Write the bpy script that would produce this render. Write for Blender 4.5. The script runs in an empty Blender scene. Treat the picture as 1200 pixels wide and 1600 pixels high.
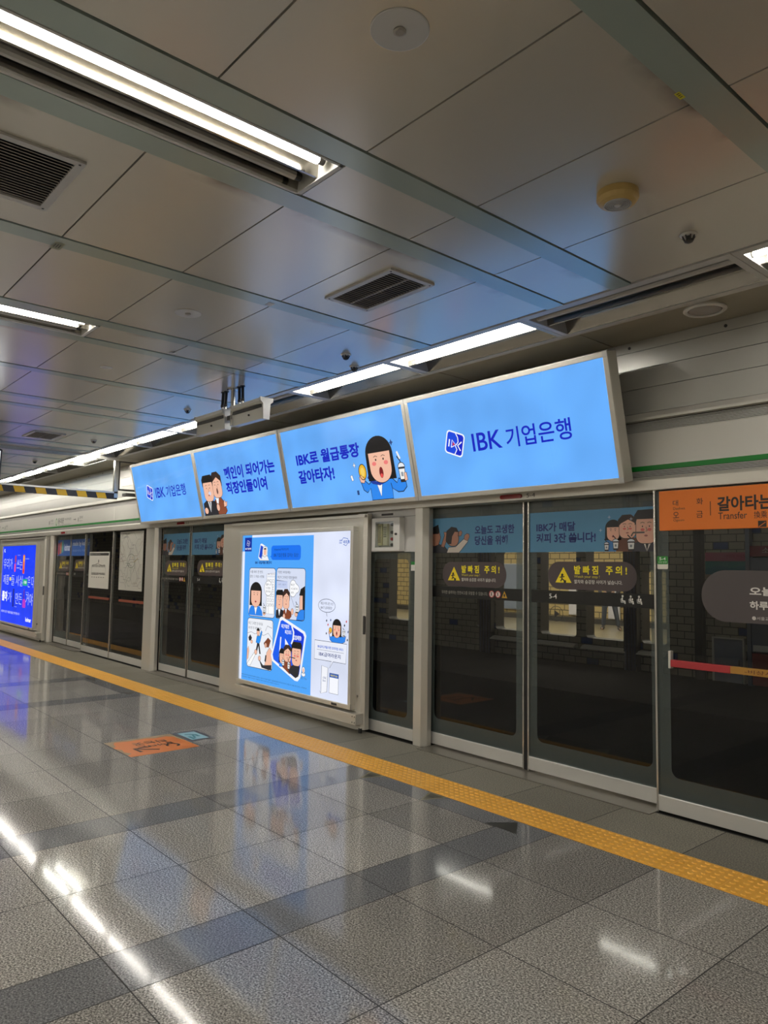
import bpy, bmesh, math, random
from mathutils import Matrix, Vector
random.seed(7)
S = bpy.context.scene
C = bpy.context.collection
PI = math.pi

# ------------------------------------------------------------------ camera, world, exposure
cam = bpy.data.cameras.new('camera')
camo = bpy.data.objects.new('camera', cam)
C.objects.link(camo)
cam.sensor_fit = 'HORIZONTAL'
cam.sensor_width = 36.0
cam.lens = 36.0 * 1148.86 / 1200.0
cam.clip_start = 0.05
cam.clip_end = 200
_r = Vector((0.6555, 0.7551, 0.0152)).normalized()
_f = Vector((-0.7537, 0.6528, 0.0761)).normalized()
_u = _r.cross(_f).normalized()
_r = _f.cross(_u).normalized()
camo.matrix_world = Matrix(((_r.x, _u.x, -_f.x, 0.0), (_r.y, _u.y, -_f.y, 0.0), (_r.z, _u.z, -_f.z, 1.6), (0, 0, 0, 1)))
S.camera = camo
w = bpy.data.worlds.new('world')
S.world = w
w.use_nodes = True
w.node_tree.nodes['Background'].inputs[0].default_value = (0.05, 0.055, 0.06, 1)
w.node_tree.nodes['Background'].inputs[1].default_value = 0.3
S.view_settings.view_transform = 'Standard'
S.view_settings.look = 'None'
S.view_settings.exposure = 0.2
S.view_settings.gamma = 1.0
S.view_settings.use_curve_mapping = False
TUBE = 44.0          # strength of the lit fluorescent tubes
SIGN = 0.86          # strength of the backlit signs
HALL = 10.5           # lamps in the far concourse
S.cycles.use_denoising = True
S.cycles.max_bounces = 8
S.cycles.transparent_max_bounces = 16
S.cycles.caustics_reflective = False
S.cycles.caustics_refractive = False
S.cycles.sample_clamp_indirect = 6.0

# ------------------------------------------------------------------ materials
def lin(c):
    return tuple((x / 12.92 if x <= 0.04045 else ((x + 0.055) / 1.055) ** 2.4) for x in c)
def hx(h):
    return lin(tuple(int(h[i:i + 2], 16) / 255 for i in (0, 2, 4)))
def newmat(name):
    m = bpy.data.materials.new(name)
    m.use_nodes = True
    nt = m.node_tree
    return m, nt, nt.nodes['Principled BSDF']
def pm(name, col, rough=0.5, metal=0.0, ior=1.5, bump=0.0, bscale=40.0, var=0.0, vscale=3.0, spec=0.5):
    m, nt, b = newmat(name)
    b.inputs['Base Color'].default_value = (*col, 1)
    b.inputs['Roughness'].default_value = rough
    b.inputs['Metallic'].default_value = metal
    b.inputs['IOR'].default_value = ior
    b.inputs['Specular IOR Level'].default_value = spec
    tc = nt.nodes.new('ShaderNodeTexCoord')
    if var:
        n = nt.nodes.new('ShaderNodeTexNoise')
        n.inputs['Scale'].default_value = vscale
        n.inputs['Detail'].default_value = 6
        nt.links.new(tc.outputs['Object'], n.inputs['Vector'])
        r = nt.nodes.new('ShaderNodeMapRange')
        r.inputs[3].default_value = 1 - var
        r.inputs[4].default_value = 1 + var
        nt.links.new(n.outputs['Fac'], r.inputs[0])
        mx = nt.nodes.new('ShaderNodeVectorMath')
        mx.operation = 'SCALE'
        mx.inputs[0].default_value = col
        nt.links.new(r.outputs[0], mx.inputs['Scale'])
        nt.links.new(mx.outputs[0], b.inputs['Base Color'])
    if bump:
        n = nt.nodes.new('ShaderNodeTexNoise')
        n.inputs['Scale'].default_value = bscale
        n.inputs['Detail'].default_value = 3
        nt.links.new(tc.outputs['Object'], n.inputs['Vector'])
        bp = nt.nodes.new('ShaderNodeBump')
        bp.inputs['Strength'].default_value = bump
        bp.inputs['Distance'].default_value = 0.01
        nt.links.new(n.outputs['Fac'], bp.inputs['Height'])
        nt.links.new(bp.outputs[0], b.inputs['Normal'])
    return m
def lamp(name, col, s):
    m, nt, b = newmat(name)
    b.inputs['Base Color'].default_value = (0.8, 0.8, 0.8, 1)
    b.inputs['Emission Color'].default_value = (*col, 1)
    b.inputs['Emission Strength'].default_value = s
    return m
def backlit(name, col, s, sampling=True):
    """a backlit film behind a clear sheet"""
    m, nt, b = newmat(name)
    b.inputs['Base Color'].default_value = (0.01, 0.01, 0.012, 1)
    b.inputs['Roughness'].default_value = 0.12
    b.inputs['Specular IOR Level'].default_value = 0.35
    b.inputs['Emission Strength'].default_value = s
    b.inputs['Emission Color'].default_value = (*col, 1)
    if sampling:
        tc = nt.nodes.new('ShaderNodeTexCoord')
        n = nt.nodes.new('ShaderNodeTexNoise')
        n.inputs['Scale'].default_value = 2.2
        n.inputs['Detail'].default_value = 1
        nt.links.new(tc.outputs['Object'], n.inputs['Vector'])
        r = nt.nodes.new('ShaderNodeMapRange')
        r.inputs[1].default_value = 0.3
        r.inputs[2].default_value = 0.7
        r.inputs[3].default_value = s * 0.9
        r.inputs[4].default_value = s * 1.1
        nt.links.new(n.outputs['Fac'], r.inputs[0])
        nt.links.new(r.outputs[0], b.inputs['Emission Strength'])
    else:
        m.cycles.emission_sampling = 'NONE'
    return m
_em, _pr = {}, {}
def em(h):
    if h not in _em:
        _em[h] = backlit('backlit_ink_' + h, hx(h), SIGN, False)
    return _em[h]
def pr(h, rough=0.4):
    if h not in _pr:
        _pr[h] = pm('printed_ink_' + h, hx(h), rough)
    return _pr[h]

def granite(name, c0, c1, c2, rough):
    m, nt, b = newmat(name)
    tc = nt.nodes.new('ShaderNodeTexCoord')
    n = nt.nodes.new('ShaderNodeTexNoise')
    n.inputs['Scale'].default_value = 120
    n.inputs['Detail'].default_value = 5
    n.inputs['Roughness'].default_value = 0.65
    nt.links.new(tc.outputs['Object'], n.inputs['Vector'])
    cr = nt.nodes.new('ShaderNodeValToRGB')
    e = cr.color_ramp.elements
    e[0].position, e[0].color = 0.36, (*c0, 1)
    e[1].position, e[1].color = 0.64, (*c2, 1)
    x = cr.color_ramp.elements.new(0.5)
    x.color = (*c1, 1)
    nt.links.new(n.outputs['Fac'], cr.inputs[0])
    at = nt.nodes.new('ShaderNodeAttribute')
    at.attribute_name = 'tone'
    big = nt.nodes.new('ShaderNodeTexNoise')
    big.inputs['Scale'].default_value = 1.3
    big.inputs['Detail'].default_value = 4
    nt.links.new(tc.outputs['Object'], big.inputs['Vector'])
    mr = nt.nodes.new('ShaderNodeMapRange')
    mr.inputs[3].default_value = 0.8
    mr.inputs[4].default_value = 1.2
    nt.links.new(big.outputs['Fac'], mr.inputs[0])
    mu = nt.nodes.new('ShaderNodeMath')
    mu.operation = 'MULTIPLY'
    nt.links.new(at.outputs['Fac'], mu.inputs[0])
    nt.links.new(mr.outputs[0], mu.inputs[1])
    sc = nt.nodes.new('ShaderNodeVectorMath')
    sc.operation = 'SCALE'
    nt.links.new(cr.outputs[0], sc.inputs[0])
    nt.links.new(mu.outputs[0], sc.inputs['Scale'])
    nt.links.new(sc.outputs[0], b.inputs['Base Color'])
    rr = nt.nodes.new('ShaderNodeMapRange')
    rr.inputs[1].default_value = 0.35
    rr.inputs[2].default_value = 0.65
    rr.inputs[3].default_value = rough[0]
    rr.inputs[4].default_value = rough[1]
    nt.links.new(n.outputs['Fac'], rr.inputs[0])
    nt.links.new(rr.outputs[0], b.inputs['Roughness'])
    b.inputs['IOR'].default_value = 1.5
    fn_ = nt.nodes.new('ShaderNodeTexNoise')       # polished crystals and dull ones
    fn_.inputs['Scale'].default_value = 210
    fn_.inputs['Detail'].default_value = 2
    nt.links.new(tc.outputs['Object'], fn_.inputs['Vector'])
    sp = nt.nodes.new('ShaderNodeMapRange')
    sp.inputs[1].default_value = 0.46
    sp.inputs[2].default_value = 0.60
    sp.inputs[3].default_value = 0.12
    sp.inputs[4].default_value = 0.5
    nt.links.new(fn_.outputs['Fac'], sp.inputs[0])
    nt.links.new(sp.outputs[0], b.inputs['Specular IOR Level'])
    return m

def glass(name, tint, refl=1.0):
    m = bpy.data.materials.new(name)
    m.use_nodes = True
    nt = m.node_tree
    nt.nodes.remove(nt.nodes['Principled BSDF'])
    out = nt.nodes['Material Output']
    t = nt.nodes.new('ShaderNodeBsdfTransparent')
    t.inputs[0].default_value = (*tint, 1)
    g = nt.nodes.new('ShaderNodeBsdfGlossy')
    g.inputs['Roughness'].default_value = 0.0
    g.inputs['Color'].default_value = (refl, refl, refl, 1)
    fr = nt.nodes.new('ShaderNodeFresnel')
    fr.inputs['IOR'].default_value = 1.5
    mx = nt.nodes.new('ShaderNodeMixShader')
    ge = nt.nodes.new('ShaderNodeNewGeometry')      # the reflection comes from the front face only
    fo_ = nt.nodes.new('ShaderNodeMath')
    fo_.operation = 'SUBTRACT'
    fo_.inputs[0].default_value = 1.0
    nt.links.new(ge.outputs['Backfacing'], fo_.inputs[1])
    ml = nt.nodes.new('ShaderNodeMath')
    ml.operation = 'MULTIPLY'
    nt.links.new(fr.outputs[0], ml.inputs[0])
    nt.links.new(fo_.outputs[0], ml.inputs[1])
    nt.links.new(ml.outputs[0], mx.inputs[0])
    nt.links.new(t.outputs[0], mx.inputs[1])
    nt.links.new(g.outputs[0], mx.inputs[2])
    nt.links.new(mx.outputs[0], out.inputs[0])
    return m
def frosted(name, col, a):
    m = bpy.data.materials.new(name)
    m.use_nodes = True
    nt = m.node_tree
    b = nt.nodes['Principled BSDF']
    out = nt.nodes['Material Output']
    b.inputs['Base Color'].default_value = (*col, 1)
    b.inputs['Roughness'].default_value = 0.25
    t = nt.nodes.new('ShaderNodeBsdfTransparent')
    t.inputs[0].default_value = (0.8, 0.85, 0.85, 1)
    mx = nt.nodes.new('ShaderNodeMixShader')
    mx.inputs[0].default_value = a
    nt.links.new(t.outputs[0], mx.inputs[1])
    nt.links.new(b.outputs[0], mx.inputs[2])
    nt.links.new(mx.outputs[0], out.inputs[0])
    return m

def brick(name, c1, c2, mortar, accent=None, bw=0.235, bh=0.115, mw=0.007):
    m, nt, b = newmat(name)
    tc = nt.nodes.new('ShaderNodeTexCoord')
    mp = nt.nodes.new('ShaderNodeMapping')
    mp.inputs['Rotation'].default_value = (-PI / 2, 0, 0)
    nt.links.new(tc.outputs['Object'], mp.inputs[0])
    bt = nt.nodes.new('ShaderNodeTexBrick')
    bt.inputs['Color1'].default_value = (*c1, 1)
    bt.inputs['Color2'].default_value = (*c2, 1)
    bt.inputs['Mortar'].default_value = (*mortar, 1)
    bt.inputs['Scale'].default_value = 1.0
    bt.inputs['Mortar Size'].default_value = mw
    bt.inputs['Mortar Smooth'].default_value = 0.1
    bt.inputs['Brick Width'].default_value = bw
    bt.inputs['Row Height'].default_value = bh
    nt.links.new(mp.outputs[0], bt.inputs['Vector'])
    col = bt.outputs['Color']
    if accent:
        def mth(op, x, y=None):
            q = nt.nodes.new('ShaderNodeMath')
            q.operation = op
            for i, z in enumerate((x, y)):
                if z is None:
                    continue
                if isinstance(z, (int, float)):
                    q.inputs[i].default_value = z
                else:
                    nt.links.new(z, q.inputs[i])
            return q.outputs[0]
        sx = nt.nodes.new('ShaderNodeSeparateXYZ')
        nt.links.new(tc.outputs['Object'], sx.inputs[0])
        row = mth('FLOOR', mth('DIVIDE', sx.outputs['Z'], bh))
        odd = mth('SUBTRACT', 1.0, mth('FLOORED_MODULO', row, 2.0))
        colm = mth('FLOOR', mth('ADD', mth('DIVIDE', sx.outputs['X'], bw), mth('MULTIPLY', odd, 0.5)))
        cb = nt.nodes.new('ShaderNodeCombineXYZ')
        nt.links.new(colm, cb.inputs[0])
        nt.links.new(row, cb.inputs[1])
        wn = nt.nodes.new('ShaderNodeTexWhiteNoise')
        wn.noise_dimensions = '2D'
        nt.links.new(cb.outputs[0], wn.inputs['Vector'])
        gt = nt.nodes.new('ShaderNodeMath')
        gt.operation = 'GREATER_THAN'
        gt.inputs[1].default_value = 0.93
        nt.links.new(wn.outputs['Value'], gt.inputs[0])
        inv = nt.nodes.new('ShaderNodeMath')
        inv.operation = 'SUBTRACT'
        inv.inputs[0].default_value = 1.0
        nt.links.new(bt.outputs['Fac'], inv.inputs[1])
        mu = nt.nodes.new('ShaderNodeMath')
        mu.operation = 'MULTIPLY'
        nt.links.new(gt.outputs[0], mu.inputs[0])
        nt.links.new(inv.outputs[0], mu.inputs[1])
        mx = nt.nodes.new('ShaderNodeMix')
        mx.data_type = 'RGBA'
        mx.inputs[7].default_value = (*accent, 1)
        nt.links.new(mu.outputs[0], mx.inputs[0])
        nt.links.new(col, mx.inputs[6])
        col = mx.outputs[2]
    nt.links.new(col, b.inputs['Base Color'])
    b.inputs['Roughness'].default_value = 0.55
    bp = nt.nodes.new('ShaderNodeBump')
    bp.inputs['Strength'].default_value = 0.6
    bp.inputs['Distance'].default_value = 0.01
    bp.invert = True
    nt.links.new(bt.outputs['Fac'], bp.inputs['Height'])
    nt.links.new(bp.outputs[0], b.inputs['Normal'])
    return m

M = {}
M['floor'] = granite('polished_granite', (0.06, 0.056, 0.05), (0.25, 0.236, 0.21), (0.60, 0.565, 0.50), (0.035, 0.13))
M['floor_dark'] = granite('dark_granite', (0.075, 0.076, 0.078), (0.165, 0.166, 0.166), (0.30, 0.30, 0.295), (0.05, 0.13))
M['floor_edge'] = granite('flamed_granite', (0.09, 0.083, 0.066), (0.20, 0.185, 0.145), (0.36, 0.33, 0.26), (0.5, 0.6))
M['joint'] = pm('floor_joint', (0.03, 0.029, 0.027), 0.9)
M['yellow'] = pm('yellow_rubber', hx('ecae42'), 0.42, var=0.12, vscale=2.0)
M['ceil'] = pm('painted_steel_panel', (0.70, 0.665, 0.57), 0.24, metal=0.28, ior=1.85, var=0.05, vscale=0.8)
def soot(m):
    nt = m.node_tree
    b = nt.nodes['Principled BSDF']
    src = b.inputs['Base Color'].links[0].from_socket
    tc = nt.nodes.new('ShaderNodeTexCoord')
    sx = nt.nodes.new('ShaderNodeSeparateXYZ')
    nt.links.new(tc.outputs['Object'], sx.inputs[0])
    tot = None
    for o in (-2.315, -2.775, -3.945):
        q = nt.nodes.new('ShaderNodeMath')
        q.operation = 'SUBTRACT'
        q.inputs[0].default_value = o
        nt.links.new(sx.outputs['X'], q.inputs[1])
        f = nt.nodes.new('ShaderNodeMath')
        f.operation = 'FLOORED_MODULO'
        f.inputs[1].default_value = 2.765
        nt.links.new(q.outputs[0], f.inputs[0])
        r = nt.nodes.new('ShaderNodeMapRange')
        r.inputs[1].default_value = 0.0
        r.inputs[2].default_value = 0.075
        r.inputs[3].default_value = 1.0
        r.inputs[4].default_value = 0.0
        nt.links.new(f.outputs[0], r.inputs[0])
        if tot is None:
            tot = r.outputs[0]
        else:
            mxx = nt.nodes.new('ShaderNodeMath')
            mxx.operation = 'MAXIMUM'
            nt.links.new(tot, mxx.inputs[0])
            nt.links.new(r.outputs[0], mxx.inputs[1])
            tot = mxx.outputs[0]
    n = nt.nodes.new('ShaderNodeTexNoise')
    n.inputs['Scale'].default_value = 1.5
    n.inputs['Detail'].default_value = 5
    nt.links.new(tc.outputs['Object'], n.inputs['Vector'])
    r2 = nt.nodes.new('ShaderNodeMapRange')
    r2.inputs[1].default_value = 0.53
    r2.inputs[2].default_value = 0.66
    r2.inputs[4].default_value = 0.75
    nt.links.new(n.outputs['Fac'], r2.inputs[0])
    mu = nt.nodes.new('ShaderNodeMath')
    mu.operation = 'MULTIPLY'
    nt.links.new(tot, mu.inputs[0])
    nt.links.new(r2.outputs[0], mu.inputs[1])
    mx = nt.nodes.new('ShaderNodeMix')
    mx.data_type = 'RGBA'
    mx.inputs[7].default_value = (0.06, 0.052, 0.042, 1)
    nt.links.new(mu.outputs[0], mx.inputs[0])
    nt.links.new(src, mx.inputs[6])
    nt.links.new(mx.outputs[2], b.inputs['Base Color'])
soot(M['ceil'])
M['strip'] = pm('grey_green_strip', (0.43, 0.51, 0.455), 0.22, metal=0.2, ior=1.7, var=0.05, vscale=1.5)
M['gap'] = pm('dark_gap', (0.012, 0.011, 0.01), 0.9)
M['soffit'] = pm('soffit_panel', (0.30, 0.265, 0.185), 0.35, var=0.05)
M['wallmetal'] = pm('enamelled_wall_panel', (0.50, 0.495, 0.455), 0.36, metal=0.5, var=0.05, vscale=1.0)
M['wallpaint'] = pm('cream_wall_panel', (0.64, 0.625, 0.57), 0.35, metal=0.2)
M['alu'] = pm('anodised_aluminium', (0.64, 0.615, 0.545), 0.36, metal=0.55, var=0.04)
M['alu_light'] = pm('light_aluminium_frame', (0.70, 0.68, 0.61), 0.32, metal=0.5)
M['steel'] = pm('brushed_steel', (0.62, 0.60, 0.55), 0.25, metal=0.9)
M['kick'] = pm('satin_kick_plate', (0.66, 0.65, 0.61), 0.33, metal=0.55, var=0.05, vscale=6)
M['chrome'] = pm('lamp_reflector', (0.44, 0.415, 0.365), 0.15, metal=1.0)
M['white'] = pm('white_paint', (0.70, 0.69, 0.65), 0.4)
M['greywhite'] = pm('grey_white_paint', (0.60, 0.59, 0.56), 0.4)
M['black'] = pm('black_rubber', (0.012, 0.012, 0.012), 0.5)
M['dark'] = pm('dark_grey_metal', (0.05, 0.047, 0.043), 0.5)
M['slat'] = pm('vent_slat_paint', (0.36, 0.33, 0.28), 0.45)
M['green'] = pm('line_green_paint', (0.0, 0.20, 0.02), 0.4)
M['greencap'] = pm('dark_green_cap', (0.02, 0.055, 0.035), 0.4)
M['cream'] = pm('aged_cream_plastic', (0.62, 0.44, 0.16), 0.45)
M['lens'] = pm('frosted_lens', (0.36, 0.33, 0.30), 0.25)
M['red'] = pm('red_lens', (0.32, 0.015, 0.02), 0.25)
M['tube'] = lamp('lit_fluorescent_tube', (1.0, 0.95, 0.87), TUBE)
M['tube_off'] = pm('unlit_tube_glass', (0.62, 0.60, 0.56), 0.12)
M['orange_film'] = pm('orange_film', hx('e87a1c'), 0.4)
M['glass'] = glass('tinted_screen_glass', (0.70, 0.72, 0.73), 1.0)
M['glass_clear'] = glass('clear_glass', (0.9, 0.92, 0.91), 1.0)
M['frost'] = frosted('frosted_glass_border', (0.095, 0.115, 0.108), 0.62)
M['band'] = frosted('dark_info_film', (0.018, 0.018, 0.017), 0.88)
M['sign_blue'] = backlit('backlit_sky_blue_film', hx('66aefc'), SIGN)
M['sign_deep'] = backlit('backlit_royal_blue_film', hx('0a3cff'), SIGN * 1.0)
M['sign_white'] = backlit('backlit_white_film', hx('dfe6fb'), SIGN)
M['screen'] = lamp('white_screen', (0.85, 0.9, 1.0), 1.0)
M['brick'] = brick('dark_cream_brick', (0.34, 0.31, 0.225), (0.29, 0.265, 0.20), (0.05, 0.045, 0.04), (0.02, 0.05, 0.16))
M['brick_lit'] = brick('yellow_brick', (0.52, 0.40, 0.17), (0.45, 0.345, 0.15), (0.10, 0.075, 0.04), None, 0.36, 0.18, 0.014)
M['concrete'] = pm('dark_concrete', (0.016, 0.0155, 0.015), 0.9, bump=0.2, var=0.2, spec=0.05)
M['rear'] = pm('tiled_rear_wall', (0.30, 0.28, 0.24), 0.6, var=0.1)
M['hallfloor'] = pm('concourse_floor', (0.21, 0.185, 0.125), 0.3, var=0.1)
M['rail'] = pm('worn_rail_steel', (0.25, 0.22, 0.19), 0.35, metal=0.9)

# ------------------------------------------------------------------ helpers
class MB:
    """collects shapes in world (or a thing's local) coordinates"""
    def __init__(s):
        s.v, s.f, s.m, s.mats = [], [], [], []
    def mi(s, mat):
        if mat not in s.mats:
            s.mats.append(mat)
        return s.mats.index(mat)
    def add(s, vs, fs, mat):
        n = len(s.v)
        k = s.mi(mat)
        s.v += [tuple(p) for p in vs]
        for f in fs:
            s.f.append(tuple(n + i for i in f))
            s.m.append(k)
        return s
    def box(s, x0, x1, y0, y1, z0, z1, mat):
        return s.add([(x0, y0, z0), (x1, y0, z0), (x1, y1, z0), (x0, y1, z0), (x0, y0, z1), (x1, y0, z1), (x1, y1, z1), (x0, y1, z1)],
                     [(3, 2, 1, 0), (4, 5, 6, 7), (0, 1, 5, 4), (1, 2, 6, 5), (2, 3, 7, 6), (3, 0, 4, 7)], mat)
    def prism(s, prof, axis, a, b, mat):
        """profile points (two coordinates, in the order of the other axes) swept along axis"""
        n = len(prof)
        def P(p, t):
            return {'x': (t, p[0], p[1]), 'y': (p[0], t, p[1]), 'z': (p[0], p[1], t)}[axis]
        vs = [P(p, a) for p in prof] + [P(p, b) for p in prof]
        fs = [tuple(range(n))[::-1], tuple(range(n, 2 * n))] + [(i, (i + 1) % n, n + (i + 1) % n, n + i) for i in range(n)]
        return s.add(vs, fs, mat)
    def tube(s, p0, p1, r0, mat, n=12, r1=None, caps=True):
        p0, p1 = Vector(p0), Vector(p1)
        r1 = r0 if r1 is None else r1
        d = (p1 - p0).normalized()
        a = d.orthogonal().normalized()
        b = d.cross(a)
        vs = []
        for p, r in ((p0, r0), (p1, r1)):
            for i in range(n):
                t = 2 * PI * i / n
                vs.append(p + (a * math.cos(t) + b * math.sin(t)) * r)
        fs = [(i, (i + 1) % n, n + (i + 1) % n, n + i) for i in range(n)]
        if caps:
            fs += [tuple(range(n))[::-1], tuple(range(n, 2 * n))]
        return s.add(vs, fs, mat)
    def lathe(s, c, prof, mat, n=24):
        """rings of (radius, z) about a vertical axis through c"""
        vs, fs = [], []
        for r, z in prof:
            for i in range(n):
                t = 2 * PI * i / n
                vs.append((c[0] + r * math.cos(t), c[1] + r * math.sin(t), c[2] + z))
        for k in range(len(prof) - 1):
            for i in range(n):
                j = (i + 1) % n
                fs.append((k * n + i, k * n + j, (k + 1) * n + j, (k + 1) * n + i))
        fs.append(tuple(range(n))[::-1])
        fs.append(tuple(range((len(prof) - 1) * n, len(prof) * n)))
        return s.add(vs, fs, mat)
    def build(s, name, parent=None, bevel=0.0, smooth=False, loc=None, local=False):
        me = bpy.data.meshes.new(name)
        off = Vector((0, 0, 0))
        if parent is not None and not local:
            p = parent
            while p is not None:
                off = off + p.location
                p = p.parent
        elif loc is not None:
            off = Vector(loc)
        me.from_pydata([(x - off.x, y - off.y, z - off.z) for x, y, z in s.v], [], s.f)
        for m in s.mats:
            me.materials.append(m)
        me.polygons.foreach_set('material_index', s.m)
        bm = bmesh.new()
        bm.from_mesh(me)
        bmesh.ops.recalc_face_normals(bm, faces=bm.faces)
        bm.to_mesh(me)
        bm.free()
        if smooth:
            me.polygons.foreach_set('use_smooth', [True] * len(me.polygons))
        me.update()
        o = bpy.data.objects.new(name, me)
        C.objects.link(o)
        if parent is not None:
            o.parent = parent
        elif loc is not None:
            o.location = loc
        if bevel:
            b = o.modifiers.new('bevel', 'BEVEL')
            b.width = bevel
            b.segments = 2
            b.limit_method = 'ANGLE'
        return o
def tag(o, label, cat, group=None, kind=None):
    o['label'] = label
    o['category'] = cat
    if group:
        o['group'] = group
    if kind:
        o['kind'] = kind
    return o
def thing(name, loc, label, cat, group=None, rot=None):
    o = bpy.data.objects.new(name, None)
    o.empty_display_size = 0.1
    C.objects.link(o)
    o.location = loc
    if rot:
        o.rotation_euler = rot
    return tag(o, label, cat, group)
def copy_tree(o, parent=None, delta=None):
    c = o.copy()
    C.objects.link(c)
    if parent is not None:
        c.parent = parent
    if delta:
        c.location = Vector(o.location) + Vector(delta)
    for ch in list(o.children):
        copy_tree(ch, c)
    return c

def plate(outer, holes):
    """flat filled outline with holes -> (2-D verts, faces)"""
    cu = bpy.data.curves.new('outline', 'CURVE')
    cu.dimensions = '2D'
    cu.fill_mode = 'BOTH'
    for poly in [outer] + holes:
        sp = cu.splines.new('POLY')
        sp.points.add(len(poly) - 1)
        for p, q in zip(sp.points, poly):
            p.co = (q[0], q[1], 0, 1)
        sp.use_cyclic_u = True
    o = bpy.data.objects.new('outline', cu)
    C.objects.link(o)
    dg = bpy.context.evaluated_depsgraph_get()
    me = bpy.data.meshes.new_from_object(o.evaluated_get(dg))
    vs = [(v.co.x, v.co.y) for v in me.vertices]
    fs = [tuple(p.vertices) for p in me.polygons]
    bpy.data.objects.remove(o)
    bpy.data.curves.remove(cu)
    bpy.data.meshes.remove(me)
    return vs, fs
def rr(x0, y0, x1, y1, r, n=6):
    pts = []
    for cx, cy, a in ((x1 - r, y0 + r, -PI / 2), (x1 - r, y1 - r, 0), (x0 + r, y1 - r, PI / 2), (x0 + r, y0 + r, PI)):
        for i in range(n + 1):
            t = a + PI / 2 * i / n
            pts.append((cx + r * math.cos(t), cy + r * math.sin(t)))
    return pts
def ell(cx, cy, rx, ry, n=24, a0=0.0, a1=2 * PI):
    full = abs(a1 - a0 - 2 * PI) < 1e-6
    k = n if full else n + 1
    return [(cx + rx * math.cos(a0 + (a1 - a0) * i / n), cy + ry * math.sin(a0 + (a1 - a0) * i / n)) for i in range(k)]

_tc = {}
def glyphs(body, bold):
    key = (body, bold)
    if key not in _tc:
        cu = bpy.data.curves.new('lettering', 'FONT')
        cu.body = body
        cu.resolution_u = 4
        cu.offset = bold
        o = bpy.data.objects.new('lettering', cu)
        C.objects.link(o)
        dg = bpy.context.evaluated_depsgraph_get()
        me = bpy.data.meshes.new_from_object(o.evaluated_get(dg))
        vs = [(v.co.x, v.co.y) for v in me.vertices]
        fs = [tuple(p.vertices) for p in me.polygons]
        bpy.data.objects.remove(o)
        bpy.data.curves.remove(cu)
        bpy.data.meshes.remove(me)
        _tc[key] = (vs, fs)
    return _tc[key]
LAY = 0.0003
class Art:
    """flat printed shapes on a surface; fn(u, v, d) gives the 3-D point, d is out of the surface"""
    def __init__(s, fn, ink, base=0.0006):
        s.fn, s.ink, s.base, s.mb, s.l = fn, ink, base, MB(), 0
    def L(s, n):
        s.l = n
        return s
    def raw(s, vs, fs, col):
        d = s.base + s.l * LAY
        s.mb.add([s.fn(u, v, d) for u, v in vs], fs, s.ink(col))
        return s
    def poly(s, pts, col):
        return s.raw(pts, [tuple(range(len(pts)))], col)
    def rect(s, x0, y0, x1, y1, col):
        return s.poly([(x0, y0), (x1, y0), (x1, y1), (x0, y1)], col)
    def rrect(s, x0, y0, x1, y1, r, col):
        return s.poly(rr(x0, y0, x1, y1, r), col)
    def ell(s, cx, cy, rx, ry, col, **k):
        return s.poly(ell(cx, cy, rx, ry, **k), col)
    def line(s, pts, wd, col, closed=False):
        p = [Vector((a, b)) for a, b in pts]
        n = len(p)
        lo, hi = [], []
        for i in range(n):
            a = p[i - 1] if (i > 0 or closed) else p[i]
            b = p[(i + 1) % n] if (i < n - 1 or closed) else p[i]
            d = (b - a)
            d = d.normalized() if d.length > 1e-9 else Vector((1, 0))
            nn = Vector((-d.y, d.x)) * wd / 2
            lo.append(tuple(p[i] - nn))
            hi.append(tuple(p[i] + nn))
        fs = [(i, i + 1, n + i + 1, n + i) for i in range(n - 1)]
        if closed:
            fs.append((n - 1, 0, n, 2 * n - 1))
        return s.raw(lo + hi, fs, col)
    def out(s, pts, col, wd, ink='151515'):
        """filled shape with an outline on top"""
        s.poly(pts, col)
        s.l += 0.5
        s.line(pts, wd, ink, True)
        s.l -= 0.5
        return s
    def text(s, body, x0, y0, x1, y1, col, bold=0.012, slant=0.0):
        vs, fs = glyphs(body, bold)
        if not vs:
            return s
        ax, bx = min(v[0] for v in vs), max(v[0] for v in vs)
        ay, by = min(v[1] for v in vs), max(v[1] for v in vs)
        kx, ky = (x1 - x0) / (bx - ax), (y1 - y0) / (by - ay)
        return s.raw([(x0 + (x - ax) * kx + slant * (y - ay) * ky, y0 + (y - ay) * ky) for x, y in vs], fs, col)
    def build(s, name, parent, local=False):
        o = s.mb.build(name, parent, local=local)
        return o
def facing(X0, Yf, Z0):
    """surface facing the platform (-Y)"""
    return lambda u, v, d: (X0 + u, Yf - d, Z0 + v)
def lying(X0, Y0, z=0.0):
    return lambda u, v, d: (X0 + u, Y0 + v, z + d)

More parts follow.
